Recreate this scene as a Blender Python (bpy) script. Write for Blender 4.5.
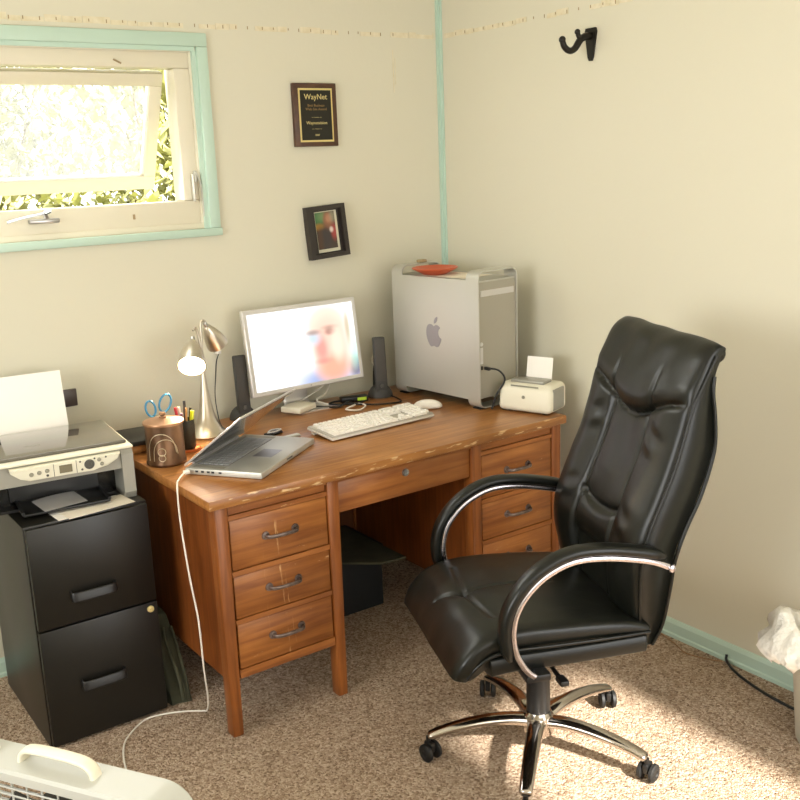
import bpy, bmesh, math, random
from mathutils import Vector, Matrix, noise
random.seed(7)
PI = math.pi
S = bpy.context.scene
for o in list(bpy.data.objects): bpy.data.objects.remove(o)
COL = S.collection

# ------------------------------------------------------------------ camera
cam_d = bpy.data.cameras.new('camera'); cam = bpy.data.objects.new('camera', cam_d); COL.objects.link(cam)
F_PX, YAW, PITCH, ROLL = 994.53, 0.6085, -0.2355, -0.039
fw = Vector((math.sin(YAW)*math.cos(PITCH), math.cos(YAW)*math.cos(PITCH), math.sin(PITCH)))
r0 = Vector((math.cos(YAW), -math.sin(YAW), 0)); u0 = r0.cross(fw)
rr = r0*math.cos(ROLL)+u0*math.sin(ROLL); uu = -r0*math.sin(ROLL)+u0*math.cos(ROLL)
M = Matrix((rr, uu, -fw)).transposed().to_4x4(); M.translation = Vector((-2.6041, -3.3599, 1.6655))
cam.matrix_world = M
cam_d.sensor_width = 36; cam_d.sensor_height = 36; cam_d.sensor_fit = 'HORIZONTAL'; cam_d.lens = 36*F_PX/800
cam_d.clip_start = 0.02
S.camera = cam

# ------------------------------------------------------------------ world, sun, daylight, exposure
w = bpy.data.worlds.new('sky'); S.world = w; w.use_nodes = True
bg = w.node_tree.nodes['Background']; bg.inputs[0].default_value = (0.95, 0.97, 1.0, 1); bg.inputs[1].default_value = 3.5
sun_d = bpy.data.lights.new('sun', 'SUN'); sun = bpy.data.objects.new('sun', sun_d); COL.objects.link(sun)
sun_d.energy = 12; sun_d.angle = 0.05; sun_d.color = (1.0, 0.94, 0.85)
sun.rotation_euler = Vector((0.0, math.cos(math.radians(36.5)), -math.sin(math.radians(36.5)))).to_track_quat('-Z', 'Y').to_euler()
def area(name, loc, direction, sx, sy, energy, col):
    d = bpy.data.lights.new(name, 'AREA'); o = bpy.data.objects.new(name, d); COL.objects.link(o)
    d.shape = 'RECTANGLE'; d.size = sx; d.size_y = sy; d.energy = energy; d.color = col
    o.location = loc; o.rotation_euler = Vector(direction).to_track_quat('-Z', 'Y').to_euler()
    return o
# daylight entering through the glazed door and side window behind the camera and the window in view
area('door_daylight', (-1.5, -3.72, 1.25), (0.0, 1, -0.05), 2.2, 1.5, 17, (1.0, 0.97, 0.92))
area('side_window_daylight', (-4.22, -1.9, 1.55), (1, 0.05, -0.1), 1.8, 1.1, 22, (1.0, 0.98, 0.93))
area('window_daylight', (-1.8, -0.06, 1.78), (0.1, -1, -0.35), 1.2, 0.45, 5, (1.0, 0.98, 0.88))
S.view_settings.view_transform = 'Standard'; S.view_settings.look = 'None'
S.view_settings.gamma = 1; S.view_settings.use_curve_mapping = False
S.view_settings.exposure = 0.66

# ------------------------------------------------------------------ materials
def lin(c):
    if isinstance(c, str):
        c = [int(c[i:i+2], 16)/255 for i in (0, 2, 4)]
    return tuple(x/12.92 if x <= .04045 else ((x+.055)/1.055)**2.4 for x in c)+(1,)
def mat(name, col, rough=0.5, metal=0.0, emit=None, es=0, coat=0, alpha=None, trans=0, bump=None, spec=None, vary=None, ior=None):
    m = bpy.data.materials.new(name); m.use_nodes = True; nt = m.node_tree; b = nt.nodes['Principled BSDF']
    c = lin(col); b.inputs['Base Color'].default_value = c
    b.inputs['Roughness'].default_value = rough; b.inputs['Metallic'].default_value = metal
    b.inputs['Coat Weight'].default_value = coat; b.inputs['Transmission Weight'].default_value = trans
    if ior: b.inputs['IOR'].default_value = ior
    if spec is not None: b.inputs['Specular IOR Level'].default_value = spec
    if emit: b.inputs['Emission Color'].default_value = lin(emit); b.inputs['Emission Strength'].default_value = es
    tc = nt.nodes.new('ShaderNodeTexCoord')
    if bump or vary:
        if bump:
            n = nt.nodes.new('ShaderNodeTexNoise'); n.inputs['Scale'].default_value = bump[0]; n.inputs['Detail'].default_value = 4
            nt.links.new(tc.outputs['Object'], n.inputs['Vector'])
            bp = nt.nodes.new('ShaderNodeBump'); bp.inputs['Strength'].default_value = bump[1]; bp.inputs['Distance'].default_value = bump[2]
            nt.links.new(n.outputs['Fac'], bp.inputs['Height']); nt.links.new(bp.outputs['Normal'], b.inputs['Normal'])
        if vary:
            n = nt.nodes.new('ShaderNodeTexNoise'); n.inputs['Scale'].default_value = vary[1]; n.inputs['Detail'].default_value = 5
            nt.links.new(tc.outputs['Object'], n.inputs['Vector'])
            rp = nt.nodes.new('ShaderNodeValToRGB'); rp.color_ramp.elements[0].position = .3; rp.color_ramp.elements[1].position = .7
            rp.color_ramp.elements[0].color = c; rp.color_ramp.elements[1].color = lin(vary[0])
            nt.links.new(n.outputs['Fac'], rp.inputs[0]); nt.links.new(rp.outputs[0], b.inputs['Base Color'])
    return m
def wood(name, axis, dark, light, worn=0.0, rough=.38, edge=False, drips=False):
    m = bpy.data.materials.new(name); m.use_nodes = True; nt = m.node_tree; b = nt.nodes['Principled BSDF']
    N = nt.nodes.new; L = nt.links.new
    tc = N('ShaderNodeTexCoord'); mp = N('ShaderNodeMapping'); L(tc.outputs['Object'], mp.inputs[0])
    sc = [26, 26, 26]; sc['xyz'.index(axis)] = 1.6; mp.inputs['Scale'].default_value = sc
    n = N('ShaderNodeTexNoise'); n.inputs['Scale'].default_value = 2.2; n.inputs['Detail'].default_value = 7; n.inputs['Distortion'].default_value = .6; L(mp.outputs[0], n.inputs[0])
    rp = N('ShaderNodeValToRGB'); e = rp.color_ramp.elements; e[0].position = .28; e[1].position = .72; e[0].color = lin(dark); e[1].color = lin(light)
    L(n.outputs['Fac'], rp.inputs[0])
    n2 = N('ShaderNodeTexNoise'); n2.inputs['Scale'].default_value = 4.0; n2.inputs['Detail'].default_value = 6; L(tc.outputs['Object'], n2.inputs[0])
    r2 = N('ShaderNodeValToRGB'); r2.color_ramp.elements[0].position = .35; r2.color_ramp.elements[1].position = .75
    r2.color_ramp.elements[0].color = (.72, .66, .60, 1); r2.color_ramp.elements[1].color = (1.1, 1.1, 1.1, 1); L(n2.outputs['Fac'], r2.inputs[0])
    mx = N('ShaderNodeMix'); mx.data_type = 'RGBA'; mx.blend_type = 'MULTIPLY'; mx.inputs[0].default_value = 1
    L(rp.outputs[0], mx.inputs[6]); L(r2.outputs[0], mx.inputs[7]); out = mx.outputs[2]
    if worn:
        m3 = N('ShaderNodeMapping'); s3 = [9, 9, 40]; 
        if axis == 'z': s3 = [30, 30, 5]
        m3.inputs['Scale'].default_value = s3; L(tc.outputs['Object'], m3.inputs[0])
        n3 = N('ShaderNodeTexNoise'); n3.inputs['Scale'].default_value = 1.3; n3.inputs['Detail'].default_value = 9; n3.inputs['Roughness'].default_value = .7; L(m3.outputs[0], n3.inputs[0])
        r3 = N('ShaderNodeValToRGB'); r3.color_ramp.elements[0].position = 1-worn*.5; r3.color_ramp.elements[1].position = min(1, 1-worn*.5+.07); L(n3.outputs['Fac'], r3.inputs[0])
        mm = N('ShaderNodeMix'); mm.data_type = 'RGBA'; L(r3.outputs[0], mm.inputs[0]); L(out, mm.inputs[6]); mm.inputs[7].default_value = lin('CBA578'); out = mm.outputs[2]
    if edge or drips:
        sp = N('ShaderNodeSeparateXYZ'); L(tc.outputs['Object'], sp.inputs[0])
        def mth(op, a, b_, cl=False):
            q = N('ShaderNodeMath'); q.operation = op; q.use_clamp = cl
            for i_, v_ in enumerate((a, b_)):
                if isinstance(v_, (int, float)): q.inputs[i_].default_value = v_
                elif v_ is not None: L(v_, q.inputs[i_])
            return q.outputs[0]
        nn = N('ShaderNodeTexNoise'); nn.inputs['Scale'].default_value = 1; nn.inputs['Detail'].default_value = 5
        m4 = N('ShaderNodeMapping'); m4.inputs['Scale'].default_value = (18, 90, 90) if edge else (60, 10, 22); L(tc.outputs['Object'], m4.inputs[0]); L(m4.outputs[0], nn.inputs[0])
        if edge:
            near = mth('MULTIPLY', mth('SUBTRACT', .006, sp.outputs[1]), 160, True); msk = mth('MULTIPLY', near, mth('MULTIPLY', mth('SUBTRACT', nn.outputs['Fac'], .57), 12, True), True); wc = 'DDBB8C'
        else:
            wob = mth('MULTIPLY', mth('SUBTRACT', nn.outputs['Fac'], .5), .02); msk = None; wc = 'D9AE78'
            for (cx_, sl_, w_) in ((.228, .05, .0032), (.244, .10, .0016), (.172, .02, .0008)):
                dx_ = mth('ABSOLUTE', mth('ADD', mth('SUBTRACT', sp.outputs[0], cx_+sl_*.4), mth('ADD', mth('MULTIPLY', sp.outputs[2], sl_), wob)), 0)
                q_ = mth('MULTIPLY', mth('SUBTRACT', w_, dx_), 500, True); msk = q_ if msk is None else mth('MAXIMUM', msk, q_)
            msk = mth('MULTIPLY', msk, mth('MULTIPLY', mth('SUBTRACT', nn.outputs['Fac'], .46), 5, True), True); msk = mth('MULTIPLY', msk, .75)
        m5 = N('ShaderNodeMix'); m5.data_type = 'RGBA'; L(msk, m5.inputs[0]); L(out, m5.inputs[6]); m5.inputs[7].default_value = lin(wc); out = m5.outputs[2]
    L(out, b.inputs['Base Color']); b.inputs['Roughness'].default_value = rough
    bp = N('ShaderNodeBump'); bp.inputs['Strength'].default_value = .15; bp.inputs['Distance'].default_value = .002; L(n.outputs['Fac'], bp.inputs['Height']); L(bp.outputs[0], b.inputs['Normal'])
    return m

m_wall = mat('painted_wall', 'D4D0BC', .75, bump=(60, .12, .003))
m_ceil = mat('painted_ceiling', 'EFEBDD', .9, bump=(80, .1, .003))
m_mint = mat('mint_paint', 'BAD2C3', .42, bump=(30, .08, .002))
m_cream = mat('cream_window_paint', 'DCD5C0', .45)
m_residue = mat('border_residue', 'E2DAC2', .8, vary=('D3C8A6', 40))
m_tick = mat('residue_mark', 'A08A66', .8)
m_wood_x = wood('oak_grain_across', 'x', '864D22', 'B37238', .72)
m_wood_top = wood('oak_desktop', 'x', '8F5A2C', 'BC854A', .66, .30, edge=True)
m_wood_z = wood('oak_grain_upright', 'z', '7A431A', 'A6642E', .70)
m_wood_front = wood('oak_drawer_front', 'x', '824A20', 'B07238', .70, drips=True)
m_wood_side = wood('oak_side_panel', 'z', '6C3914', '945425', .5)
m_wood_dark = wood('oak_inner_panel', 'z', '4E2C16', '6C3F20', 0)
m_wood_worn = mat('worn_edge_wood', 'C79A62', .6, vary=('8A5222', 45))
m_bronze = mat('bronze_handle', '8A7C76', .36, .7, vary=('5E524C', 30))
m_black_leather = mat('black_leather', '0F110D', .34, bump=(9, .2, .010), spec=.40)
m_black_leather2 = mat('black_leather_side', '0E100D', .33, bump=(14, .15, .006), spec=.38)
m_chrome = mat('brushed_chrome', 'C9C4CC', .22, 1.0)
m_polish = mat('polished_chrome', 'C4BDB6', .14, 1.0)
m_black_plastic = mat('black_plastic', '141414', .4)
m_black_rubber = mat('black_rubber', '101010', .6)
m_cabinet = mat('black_steel_paint', '12110D', .36, bump=(200, .15, .001))
m_alu = mat('anodised_aluminium', 'C6C5BC', .42, .55)
m_alu_dark = mat('dark_aluminium', '98979A', .35, .6)
m_alu_bright = mat('bright_aluminium', 'D8D6D4', .3, .6)
m_mesh_grey = mat('perforated_grille', 'ABA697', .6, .35, bump=(380, .6, .002))
m_white_pl = mat('white_plastic', 'EDE9E0', .35)
m_offwhite = mat('off_white_plastic', 'E2DDC9', .42)
m_key = mat('white_keys', 'F2EEE6', .4)
m_clear = mat('clear_edge', 'DCD8D0', .12, coat=.6)
m_paper = mat('white_paper', 'F2EEE6', .8)
m_paper2 = mat('cream_paper', 'EBE3D2', .8)
m_orange = mat('orange_ceramic', 'C85A34', .3)
m_nickel = mat('brushed_nickel', 'C8BFB0', .3, .9)
m_shade_in = mat('white_enamel', 'F5EFE0', .6)
m_bulb = mat('lit_bulb', 'FFF6E0', .5, emit='FFE9C4', es=22)
m_spk = mat('charcoal_plastic', '3A3937', .55)
m_spk_grille = mat('charcoal_speaker_cloth', '4A4743', .85, bump=(600, .5, .001))
m_copper = mat('brushed_copper', '78583F', .36, .7, vary=('523E2E', 18))
m_copper_lid = mat('bright_copper', 'A07A5C', .38, .75)
m_wire = mat('pale_etched_wire', 'C9BBA0', .4, .6)
m_blue = mat('blue_plastic', '2F7FA8', .35)
m_steel = mat('steel', 'BBBBBB', .3, 1)
m_penmesh = mat('black_wire_mesh', '2A2D26', .5, .3, bump=(400, .8, .002))
m_screen_dark = mat('laptop_glass', '4A4A4E', .12, 0.0, coat=.7)
m_kb_grey = mat('grey_keys', 'ADAEB0', .45, .2)
m_silver_pl = mat('silver_plastic', '9C9A90', .38, .3)
m_panel_pl = mat('pale_control_panel', 'DCD8C4', .4)
m_lid = mat('glossy_taupe_lid', '5B564C', .08, .0, coat=.7)
m_black_gloss = mat('black_gloss', '0C0C0C', .2)
m_lcd = mat('small_lcd', '77705C', .2)
m_btn = mat('grey_button', '8E8C7C', .4, .2)
m_btn_dark = mat('dark_button', '4C4B44', .4)
m_frame_wood = mat('walnut', '5A3A26', .4, vary=('3E261A', 25))
m_frame_black = mat('black_brown_frame', '2B2420', .4)
m_gold = mat('gold_line', 'DCC98A', .35, .5)
m_plaque = mat('black_plaque_plate', '23211A', .3, .3)
m_gold_text = mat('gold_lettering', 'D9C78A', .4, .3)
m_bronze_text = mat('faded_gold_lettering', '96784A', .4, .3)
m_iron = mat('black_iron', '1A1712', .45, .4)
m_bag = mat('dark_canvas', '35382A', .9, vary=('4A4A38', 12), bump=(60, .4, .004))
m_bin = mat('navy_black_fabric', '0E1216', .7)
m_trash = mat('grey_bin_plastic', 'B9B5A6', .5)
m_poly = mat('white_polythene', 'F2EEE4', .4, bump=(20, .8, .02))
m_maroon = mat('maroon_wrapper', '3A1418', .5)
m_cord_w = mat('white_cord', 'E9E4D8', .4)
m_cord_b = mat('black_cord', '16181A', .45)
m_cord_br = mat('brown_cord', '9A7450', .6)
m_heater = mat('heater_enamel', 'BDBEB6', .35)
m_heater_hd = mat('cream_handle_plastic', 'EDE6D0', .4)
m_grille_dark = mat('dark_fan_grey', '3A3830', .7)  # dark colour of the fan hub and blades
m_leaf = mat('sunlit_leaf', '8E9054', .6, vary=('B4B074', 3))
m_leaf2 = mat('pale_leaf', 'A8A678', .6, vary=('86864E', 3))
m_bark = mat('bark', '6E5A40', .9)
m_lawn = mat('grass_lawn', '8C9A58', .9, vary=('B0A868', 4))
m_brick = mat('dark_wall_plate', '4A403C', .35)
m_green_led = mat('painted_green_light', 'B4D63C', .5)
m_book = mat('black_book_cover', '191714', .5)
m_tan = mat('tan_box', 'C49058', .6)

# glass: transparent with a mirror reflection, plus a milky mix imitating sky glare
m_glass = bpy.data.materials.new('window_glass'); m_glass.use_nodes = True
_n = m_glass.node_tree; _n.nodes.remove(_n.nodes['Principled BSDF'])
_t = _n.nodes.new('ShaderNodeBsdfTransparent'); _g = _n.nodes.new('ShaderNodeBsdfGlossy'); _g.inputs['Roughness'].default_value = .02
_f = _n.nodes.new('ShaderNodeFresnel'); _f.inputs[0].default_value = 1.45; _x = _n.nodes.new('ShaderNodeMixShader')
_n.links.new(_f.outputs[0], _x.inputs[0]); _n.links.new(_t.outputs[0], _x.inputs[1]); _n.links.new(_g.outputs[0], _x.inputs[2])
_d = _n.nodes.new('ShaderNodeBsdfTranslucent'); _d.inputs[0].default_value = (.9, .9, .85, 1); _y = _n.nodes.new('ShaderNodeMixShader'); _y.inputs[0].default_value = .13
_n.links.new(_x.outputs[0], _y.inputs[1]); _n.links.new(_d.outputs[0], _y.inputs[2]); _n.links.new(_y.outputs[0], _n.nodes['Material Output'].inputs[0])

# carpet
m_carpet = bpy.data.materials.new('beige_carpet'); m_carpet.use_nodes = True
def _carpet():
    nt = m_carpet.node_tree; b = nt.nodes['Principled BSDF']; N = nt.nodes.new; L = nt.links.new
    tc = N('ShaderNodeTexCoord')
    wn = N('ShaderNodeTexNoise'); wn.inputs['Scale'].default_value = 120; wn.inputs['Detail'].default_value = 2; L(tc.outputs['Object'], wn.inputs[0])
    wm = N('ShaderNodeVectorMath'); wm.operation = 'SCALE'; wm.inputs['Scale'].default_value = .014; L(wn.outputs['Color'], wm.inputs[0])
    wa = N('ShaderNodeVectorMath'); wa.operation = 'ADD'; L(tc.outputs['Object'], wa.inputs[0]); L(wm.outputs[0], wa.inputs[1])
    vo = N('ShaderNodeTexVoronoi'); vo.inputs['Scale'].default_value = 170; L(wa.outputs[0], vo.inputs['Vector'])
    se = N('ShaderNodeSeparateColor'); L(vo.outputs['Color'], se.inputs[0])
    r = N('ShaderNodeValToRGB'); e = r.color_ramp.elements; e[0].position = .0; e[1].position = 1.0; e[0].color = lin('86705C'); e[1].color = lin('DAC8B2')
    k = e.new(.22); k.color = lin('A68E78'); k = e.new(.6); k.color = lin('C0AA94'); L(se.outputs[0], r.inputs[0])
    n2 = N('ShaderNodeTexNoise'); n2.inputs['Scale'].default_value = 5; n2.inputs['Detail'].default_value = 4; L(tc.outputs['Object'], n2.inputs[0])
    r2 = N('ShaderNodeValToRGB'); r2.color_ramp.elements[0].color = (.82, .8, .78, 1); r2.color_ramp.elements[1].color = (1.1, 1.08, 1.05, 1); L(n2.outputs['Fac'], r2.inputs[0])
    mx = N('ShaderNodeMix'); mx.data_type = 'RGBA'; mx.blend_type = 'MULTIPLY'; mx.inputs[0].default_value = 1; L(r.outputs[0], mx.inputs[6]); L(r2.outputs[0], mx.inputs[7])
    L(mx.outputs[2], b.inputs['Base Color']); b.inputs['Roughness'].default_value = 1; b.inputs['Specular IOR Level'].default_value = .1
    bp = N('ShaderNodeBump'); bp.inputs['Strength'].default_value = .9; bp.inputs['Distance'].default_value = .008; L(vo.outputs['Distance'], bp.inputs['Height']); bp.invert = True; L(bp.outputs[0], b.inputs['Normal'])
_carpet()

# a picture made of soft coloured blobs, in the object's own x-z plane
def blobs(name, base, lst, es=0.0, rough=.3):
    m = bpy.data.materials.new(name); m.use_nodes = True; nt = m.node_tree; b = nt.nodes['Principled BSDF']; N = nt.nodes.new; L = nt.links.new
    tc = N('ShaderNodeTexCoord'); rgb = N('ShaderNodeRGB'); rgb.outputs[0].default_value = lin(base); out = rgb.outputs[0]
    for (cx, cz, rx, rz, col, soft, amt) in lst:
        mp = N('ShaderNodeMapping'); mp.vector_type = 'POINT'
        mp.inputs['Scale'].default_value = (1/rx, 0, 1/rz); mp.inputs['Location'].default_value = (-cx/rx, 0, -cz/rz)
        L(tc.outputs['Object'], mp.inputs[0])
        ln = N('ShaderNodeVectorMath'); ln.operation = 'LENGTH'; L(mp.outputs[0], ln.inputs[0])
        mr = N('ShaderNodeMapRange'); mr.interpolation_type = 'SMOOTHSTEP'
        mr.inputs['From Min'].default_value = 1+soft; mr.inputs['From Max'].default_value = max(0, 1-soft); mr.inputs['To Max'].default_value = amt
        L(ln.outputs['Value'], mr.inputs['Value'])
        mx = N('ShaderNodeMix'); mx.data_type = 'RGBA'; L(mr.outputs[0], mx.inputs[0]); L(out, mx.inputs[6]); mx.inputs[7].default_value = lin(col); out = mx.outputs[2]
    L(out, b.inputs['Base Color']); b.inputs['Roughness'].default_value = rough
    if es:
        b.inputs['Base Color'].default_value = (0.02, 0.02, 0.02, 1); nt.links.remove(b.inputs['Base Color'].links[0])
        L(out, b.inputs['Emission Color']); b.inputs['Emission Strength'].default_value = es
    return m

# ------------------------------------------------------------------ mesh helpers
def BM(): return bmesh.new()
def add_box(bm, x0, y0, z0, x1, y1, z1, bev=0, seg=2, mtx=None):
    r = bmesh.ops.create_cube(bm, size=1)
    vs = r['verts']
    for v in vs: v.co = Vector(((x0+x1)/2+v.co.x*(x1-x0), (y0+y1)/2+v.co.y*(y1-y0), (z0+z1)/2+v.co.z*(z1-z0)))
    geo = vs
    if bev:
        es = list({e for v in vs for e in v.link_edges})
        rb = bmesh.ops.bevel(bm, geom=es, offset=bev, segments=seg, profile=.5, affect='EDGES')
        geo = list({v for f in rb['faces'] for v in f.verts} | {v for v in vs if v.is_valid})
    if mtx:
        for v in geo: v.co = mtx @ v.co
    return geo
def add_lathe(bm, prof, seg=32, c=(0, 0, 0), mtx=None, jit=None):
    rings = []
    for (r, z) in prof:
        if r <= 1e-6: rings.append([bm.verts.new(Vector((c[0], c[1], c[2]+z)))])
        else:
            rings.append([bm.verts.new(Vector((c[0]+r*math.cos(2*PI*i/seg), c[1]+r*math.sin(2*PI*i/seg), c[2]+z))) for i in range(seg)])
    for a, b in zip(rings, rings[1:]):
        if len(a) == 1 and len(b) == 1: continue
        for i in range(seg):
            j = (i+1) % seg
            if len(a) == 1: bm.faces.new((a[0], b[j], b[i]))
            elif len(b) == 1: bm.faces.new((a[i], a[j], b[0]))
            else: bm.faces.new((a[i], a[j], b[j], b[i]))
    vs = [v for r in rings for v in r]
    if mtx:
        for v in vs: v.co = mtx @ v.co
    return vs
def catmull(pts, n=8):
    P = [Vector(p) for p in pts]; out = []
    Q = [P[0]*2-P[1]]+P+[P[-1]*2-P[-2]]
    for i in range(1, len(Q)-2):
        a, b, c, d = Q[i-1], Q[i], Q[i+1], Q[i+2]
        for k in range(n):
            t = k/n
            out.append(0.5*((2*b)+(c-a)*t+(2*a-5*b+4*c-d)*t*t+(3*b-a-3*c+d)*t**3))
    out.append(P[-1]); return out
def add_tube(bm, pts, r, seg=8, smooth=0, caps=True):
    P = catmull(pts, smooth) if smooth else [Vector(p) for p in pts]
    n = len(P); R = r if callable(r) else (lambda t: r)
    up = None; rings = []
    for i, p in enumerate(P):
        t = (P[min(i+1, n-1)]-P[max(i-1, 0)]).normalized()
        if up is None:
            up = Vector((0, 0, 1)) if abs(t.z) < .9 else Vector((1, 0, 0))
        a = (up-t*up.dot(t)).normalized(); up = a; b = t.cross(a)
        rad = R(i/(n-1))
        rings.append([bm.verts.new(p+(a*math.cos(2*PI*k/seg)+b*math.sin(2*PI*k/seg))*rad) for k in range(seg)])
    for A, B in zip(rings, rings[1:]):
        for k in range(seg): bm.faces.new((A[k], A[(k+1) % seg], B[(k+1) % seg], B[k]))
    if caps: bm.faces.new(rings[0][::-1]); bm.faces.new(rings[-1])
    return [v for r_ in rings for v in r_]
def add_sweep(bm, P, prof, side, scale=lambda t: 1):
    """sweep the closed 2D profile (a along `side`, b along the in-plane normal) along points P"""
    n = len(P); rings = []; side = Vector(side).normalized()
    for i, p in enumerate(P):
        t = (P[min(i+1, n-1)]-P[max(i-1, 0)]).normalized(); nn = t.cross(side).normalized(); s = scale(i/(n-1))
        rings.append([bm.verts.new(p+side*a*s+nn*b*s) for a, b in prof])
    m = len(prof)
    for A, B in zip(rings, rings[1:]):
        for k in range(m): bm.faces.new((A[k], A[(k+1) % m], B[(k+1) % m], B[k]))
    bm.faces.new(rings[0][::-1]); bm.faces.new(rings[-1])
def rprof(w_, h_, n=16, p=3.5):
    out = []
    for k in range(n):
        a = 2*PI*k/n; c, s = math.cos(a), math.sin(a)
        out.append((w_/2*math.copysign(abs(c)**(2/p), c), h_/2*math.copysign(abs(s)**(2/p), s)))
    return out
def add_prism(bm, poly, axis, a0, a1):
    """polygon in the plane normal to axis, extruded from a0 to a1"""
    def mk(u, v, a): return {'x': Vector((a, u, v)), 'y': Vector((u, a, v)), 'z': Vector((u, v, a))}[axis]
    A = [bm.verts.new(mk(u, v, a0)) for u, v in poly]; B = [bm.verts.new(mk(u, v, a1)) for u, v in poly]
    bm.faces.new(A); bm.faces.new(B[::-1]); n = len(poly)
    for i in range(n): bm.faces.new((A[i], B[i], B[(i+1) % n], A[(i+1) % n]))
    return A+B
def obj(name, bm, m, parent=None, smooth=None, kind=None, label=None):
    bmesh.ops.recalc_face_normals(bm, faces=bm.faces)
    me = bpy.data.meshes.new(name); bm.to_mesh(me); bm.free()
    o = bpy.data.objects.new(name, me); COL.objects.link(o); me.materials.append(m)
    if smooth is not None:
        for p in me.polygons: p.use_smooth = True
        me.set_sharp_from_angle(angle=math.radians(smooth))
    if parent: o.parent = parent
    if kind: o['kind'] = kind
    if label: o['label'] = label
    return o
def tag(o, label, cat, group=None):
    o['label'] = label; o['category'] = cat
    if group: o['group'] = group
    return o
def thing(name, label, cat, loc=(0, 0, 0), rotz=0, group=None, rot=None):
    o = bpy.data.objects.new(name, None); COL.objects.link(o); o.empty_display_size = .05
    o.location = loc; o.rotation_euler = rot if rot else (0, 0, rotz)
    return tag(o, label, cat, group)
def box(name, m, parent, *a, bev=0, seg=2, **k):
    bm = BM(); add_box(bm, *a, bev=bev, seg=seg); return obj(name, bm, m, parent, smooth=35 if bev else None, **k)
def tube(name, m, parent, pts, r, seg=8, smooth=6, **k):
    bm = BM(); add_tube(bm, pts, r, seg, smooth); return obj(name, bm, m, parent, smooth=60, **k)
def lathe(name, m, parent, prof, seg=32, c=(0, 0, 0), mtx=None, sm=40, **k):
    bm = BM(); add_lathe(bm, prof, seg, c, mtx); return obj(name, bm, m, parent, smooth=sm, **k)
def copy_part(o, parent, loc=None):
    c = o.copy(); COL.objects.link(c); c.parent = parent
    if loc is not None: c.location = loc
    return c
def copy_tree(o, parent=None, loc=None):
    c = o.copy(); COL.objects.link(c); c.parent = parent
    if loc is not None: c.location = loc
    for ch in list(o.children): copy_tree(ch, c)
    return c
def text(name, s, size, m, parent, loc, align='CENTER', ext=.0004, rx=PI/2, kind=None):
    cu = bpy.data.curves.new(name, 'FONT'); cu.body = s; cu.size = size; cu.align_x = align; cu.extrude = ext; cu.resolution_u = 2
    t = bpy.data.objects.new(name+'_src', cu); COL.objects.link(t)
    dg = bpy.context.evaluated_depsgraph_get(); me = bpy.data.meshes.new_from_object(t.evaluated_get(dg)); bpy.data.objects.remove(t)
    o = bpy.data.objects.new(name, me); COL.objects.link(o); me.materials.clear(); me.materials.append(m)
    o.location = loc; o.rotation_euler = (rx, 0, 0); o.parent = parent
    return o
def rotz(a): return Matrix.Rotation(a, 4, 'Z')
def align_z(loc, d):
    """matrix taking local +z to direction d"""
    q = Vector(d).to_track_quat('Z', 'Y'); return Matrix.Translation(Vector(loc)) @ q.to_matrix().to_4x4()

# ------------------------------------------------------------------ the room
XL, YF, H = -4.35, -3.85, 2.46
def struct(name, m, *boxes):
    bm = BM()
    for b in boxes: add_box(bm, *b)
    return obj(name, bm, m, kind='structure')
struct('floor', m_carpet, (XL, YF, -.1, 0, 0, 0))
struct('ceiling', m_ceil, (XL-.15, YF-.15, H, .15, .15, H+.12))
WX0, WX1, WZ0, WZ1 = -2.62, -1.075, 1.458, 2.076
struct('wall_back', m_wall, (XL-.15, 0, -.1, WX0, .15, H), (WX1, 0, -.1, .15, .15, H), (WX0, 0, -.1, WX1, .15, WZ0), (WX0, 0, WZ1, WX1, .15, H))
struct('wall_right', m_wall, (0, YF-.15, -.1, .15, 0, H))
struct('wall_left', m_wall, (XL-.15, YF-.15, -.1, XL, 0, .95), (XL-.15, YF-.15, 2.1, XL, 0, H), (XL-.15, YF-.15, .95, XL, -2.8, 2.1), (XL-.15, -1.0, .95, XL, 0, 2.1))
DX0, DX1 = -1.02, -.40
struct('wall_front', m_wall, (XL, YF-.15, -.1, DX0, YF, H), (DX1, YF-.15, -.1, 0, YF, H), (DX0, YF-.15, 2.02, DX1, YF, H), (DX0, YF-.15, -.1, DX1, YF, .02))
# glazed door frame behind the camera
bm = BM()
for a in ((DX0, YF-.11, .02, DX0+.03, YF-.05, 2.02), (DX1-.03, YF-.11, .02, DX1, YF-.05, 2.02), (DX0+.03, YF-.11, 1.99, DX1-.03, YF-.05, 2.02), (DX0+.03, YF-.11, .02, DX1-.03, YF-.05, .07)):
    add_box(bm, *a)
d1 = obj('door_1', bm, m_cream, kind='structure')
# baseboards, with a moulded profile
def base_prof(s): return [(0, 0), (s*.016, 0), (s*.016, .012), (s*.011, .016), (s*.011, .050), (s*.004, .062), (0, .064)]
bm = BM(); add_prism(bm, [(-u, v) for u, v in base_prof(1)], 'x', XL, -.012); obj('baseboard_back', bm, m_mint, kind='structure')
bm = BM(); add_prism(bm, [(-u, v) for u, v in base_prof(1)], 'y', YF, -.001); obj('baseboard_right', bm, m_mint, kind='structure')
# mint corner strip
struct('trim_1', m_mint, (-.020, -.010, .064, -.0015, -.0005, H-.001), (-.010, -.020, .064, -.0005, -.010, H-.001))
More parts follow.
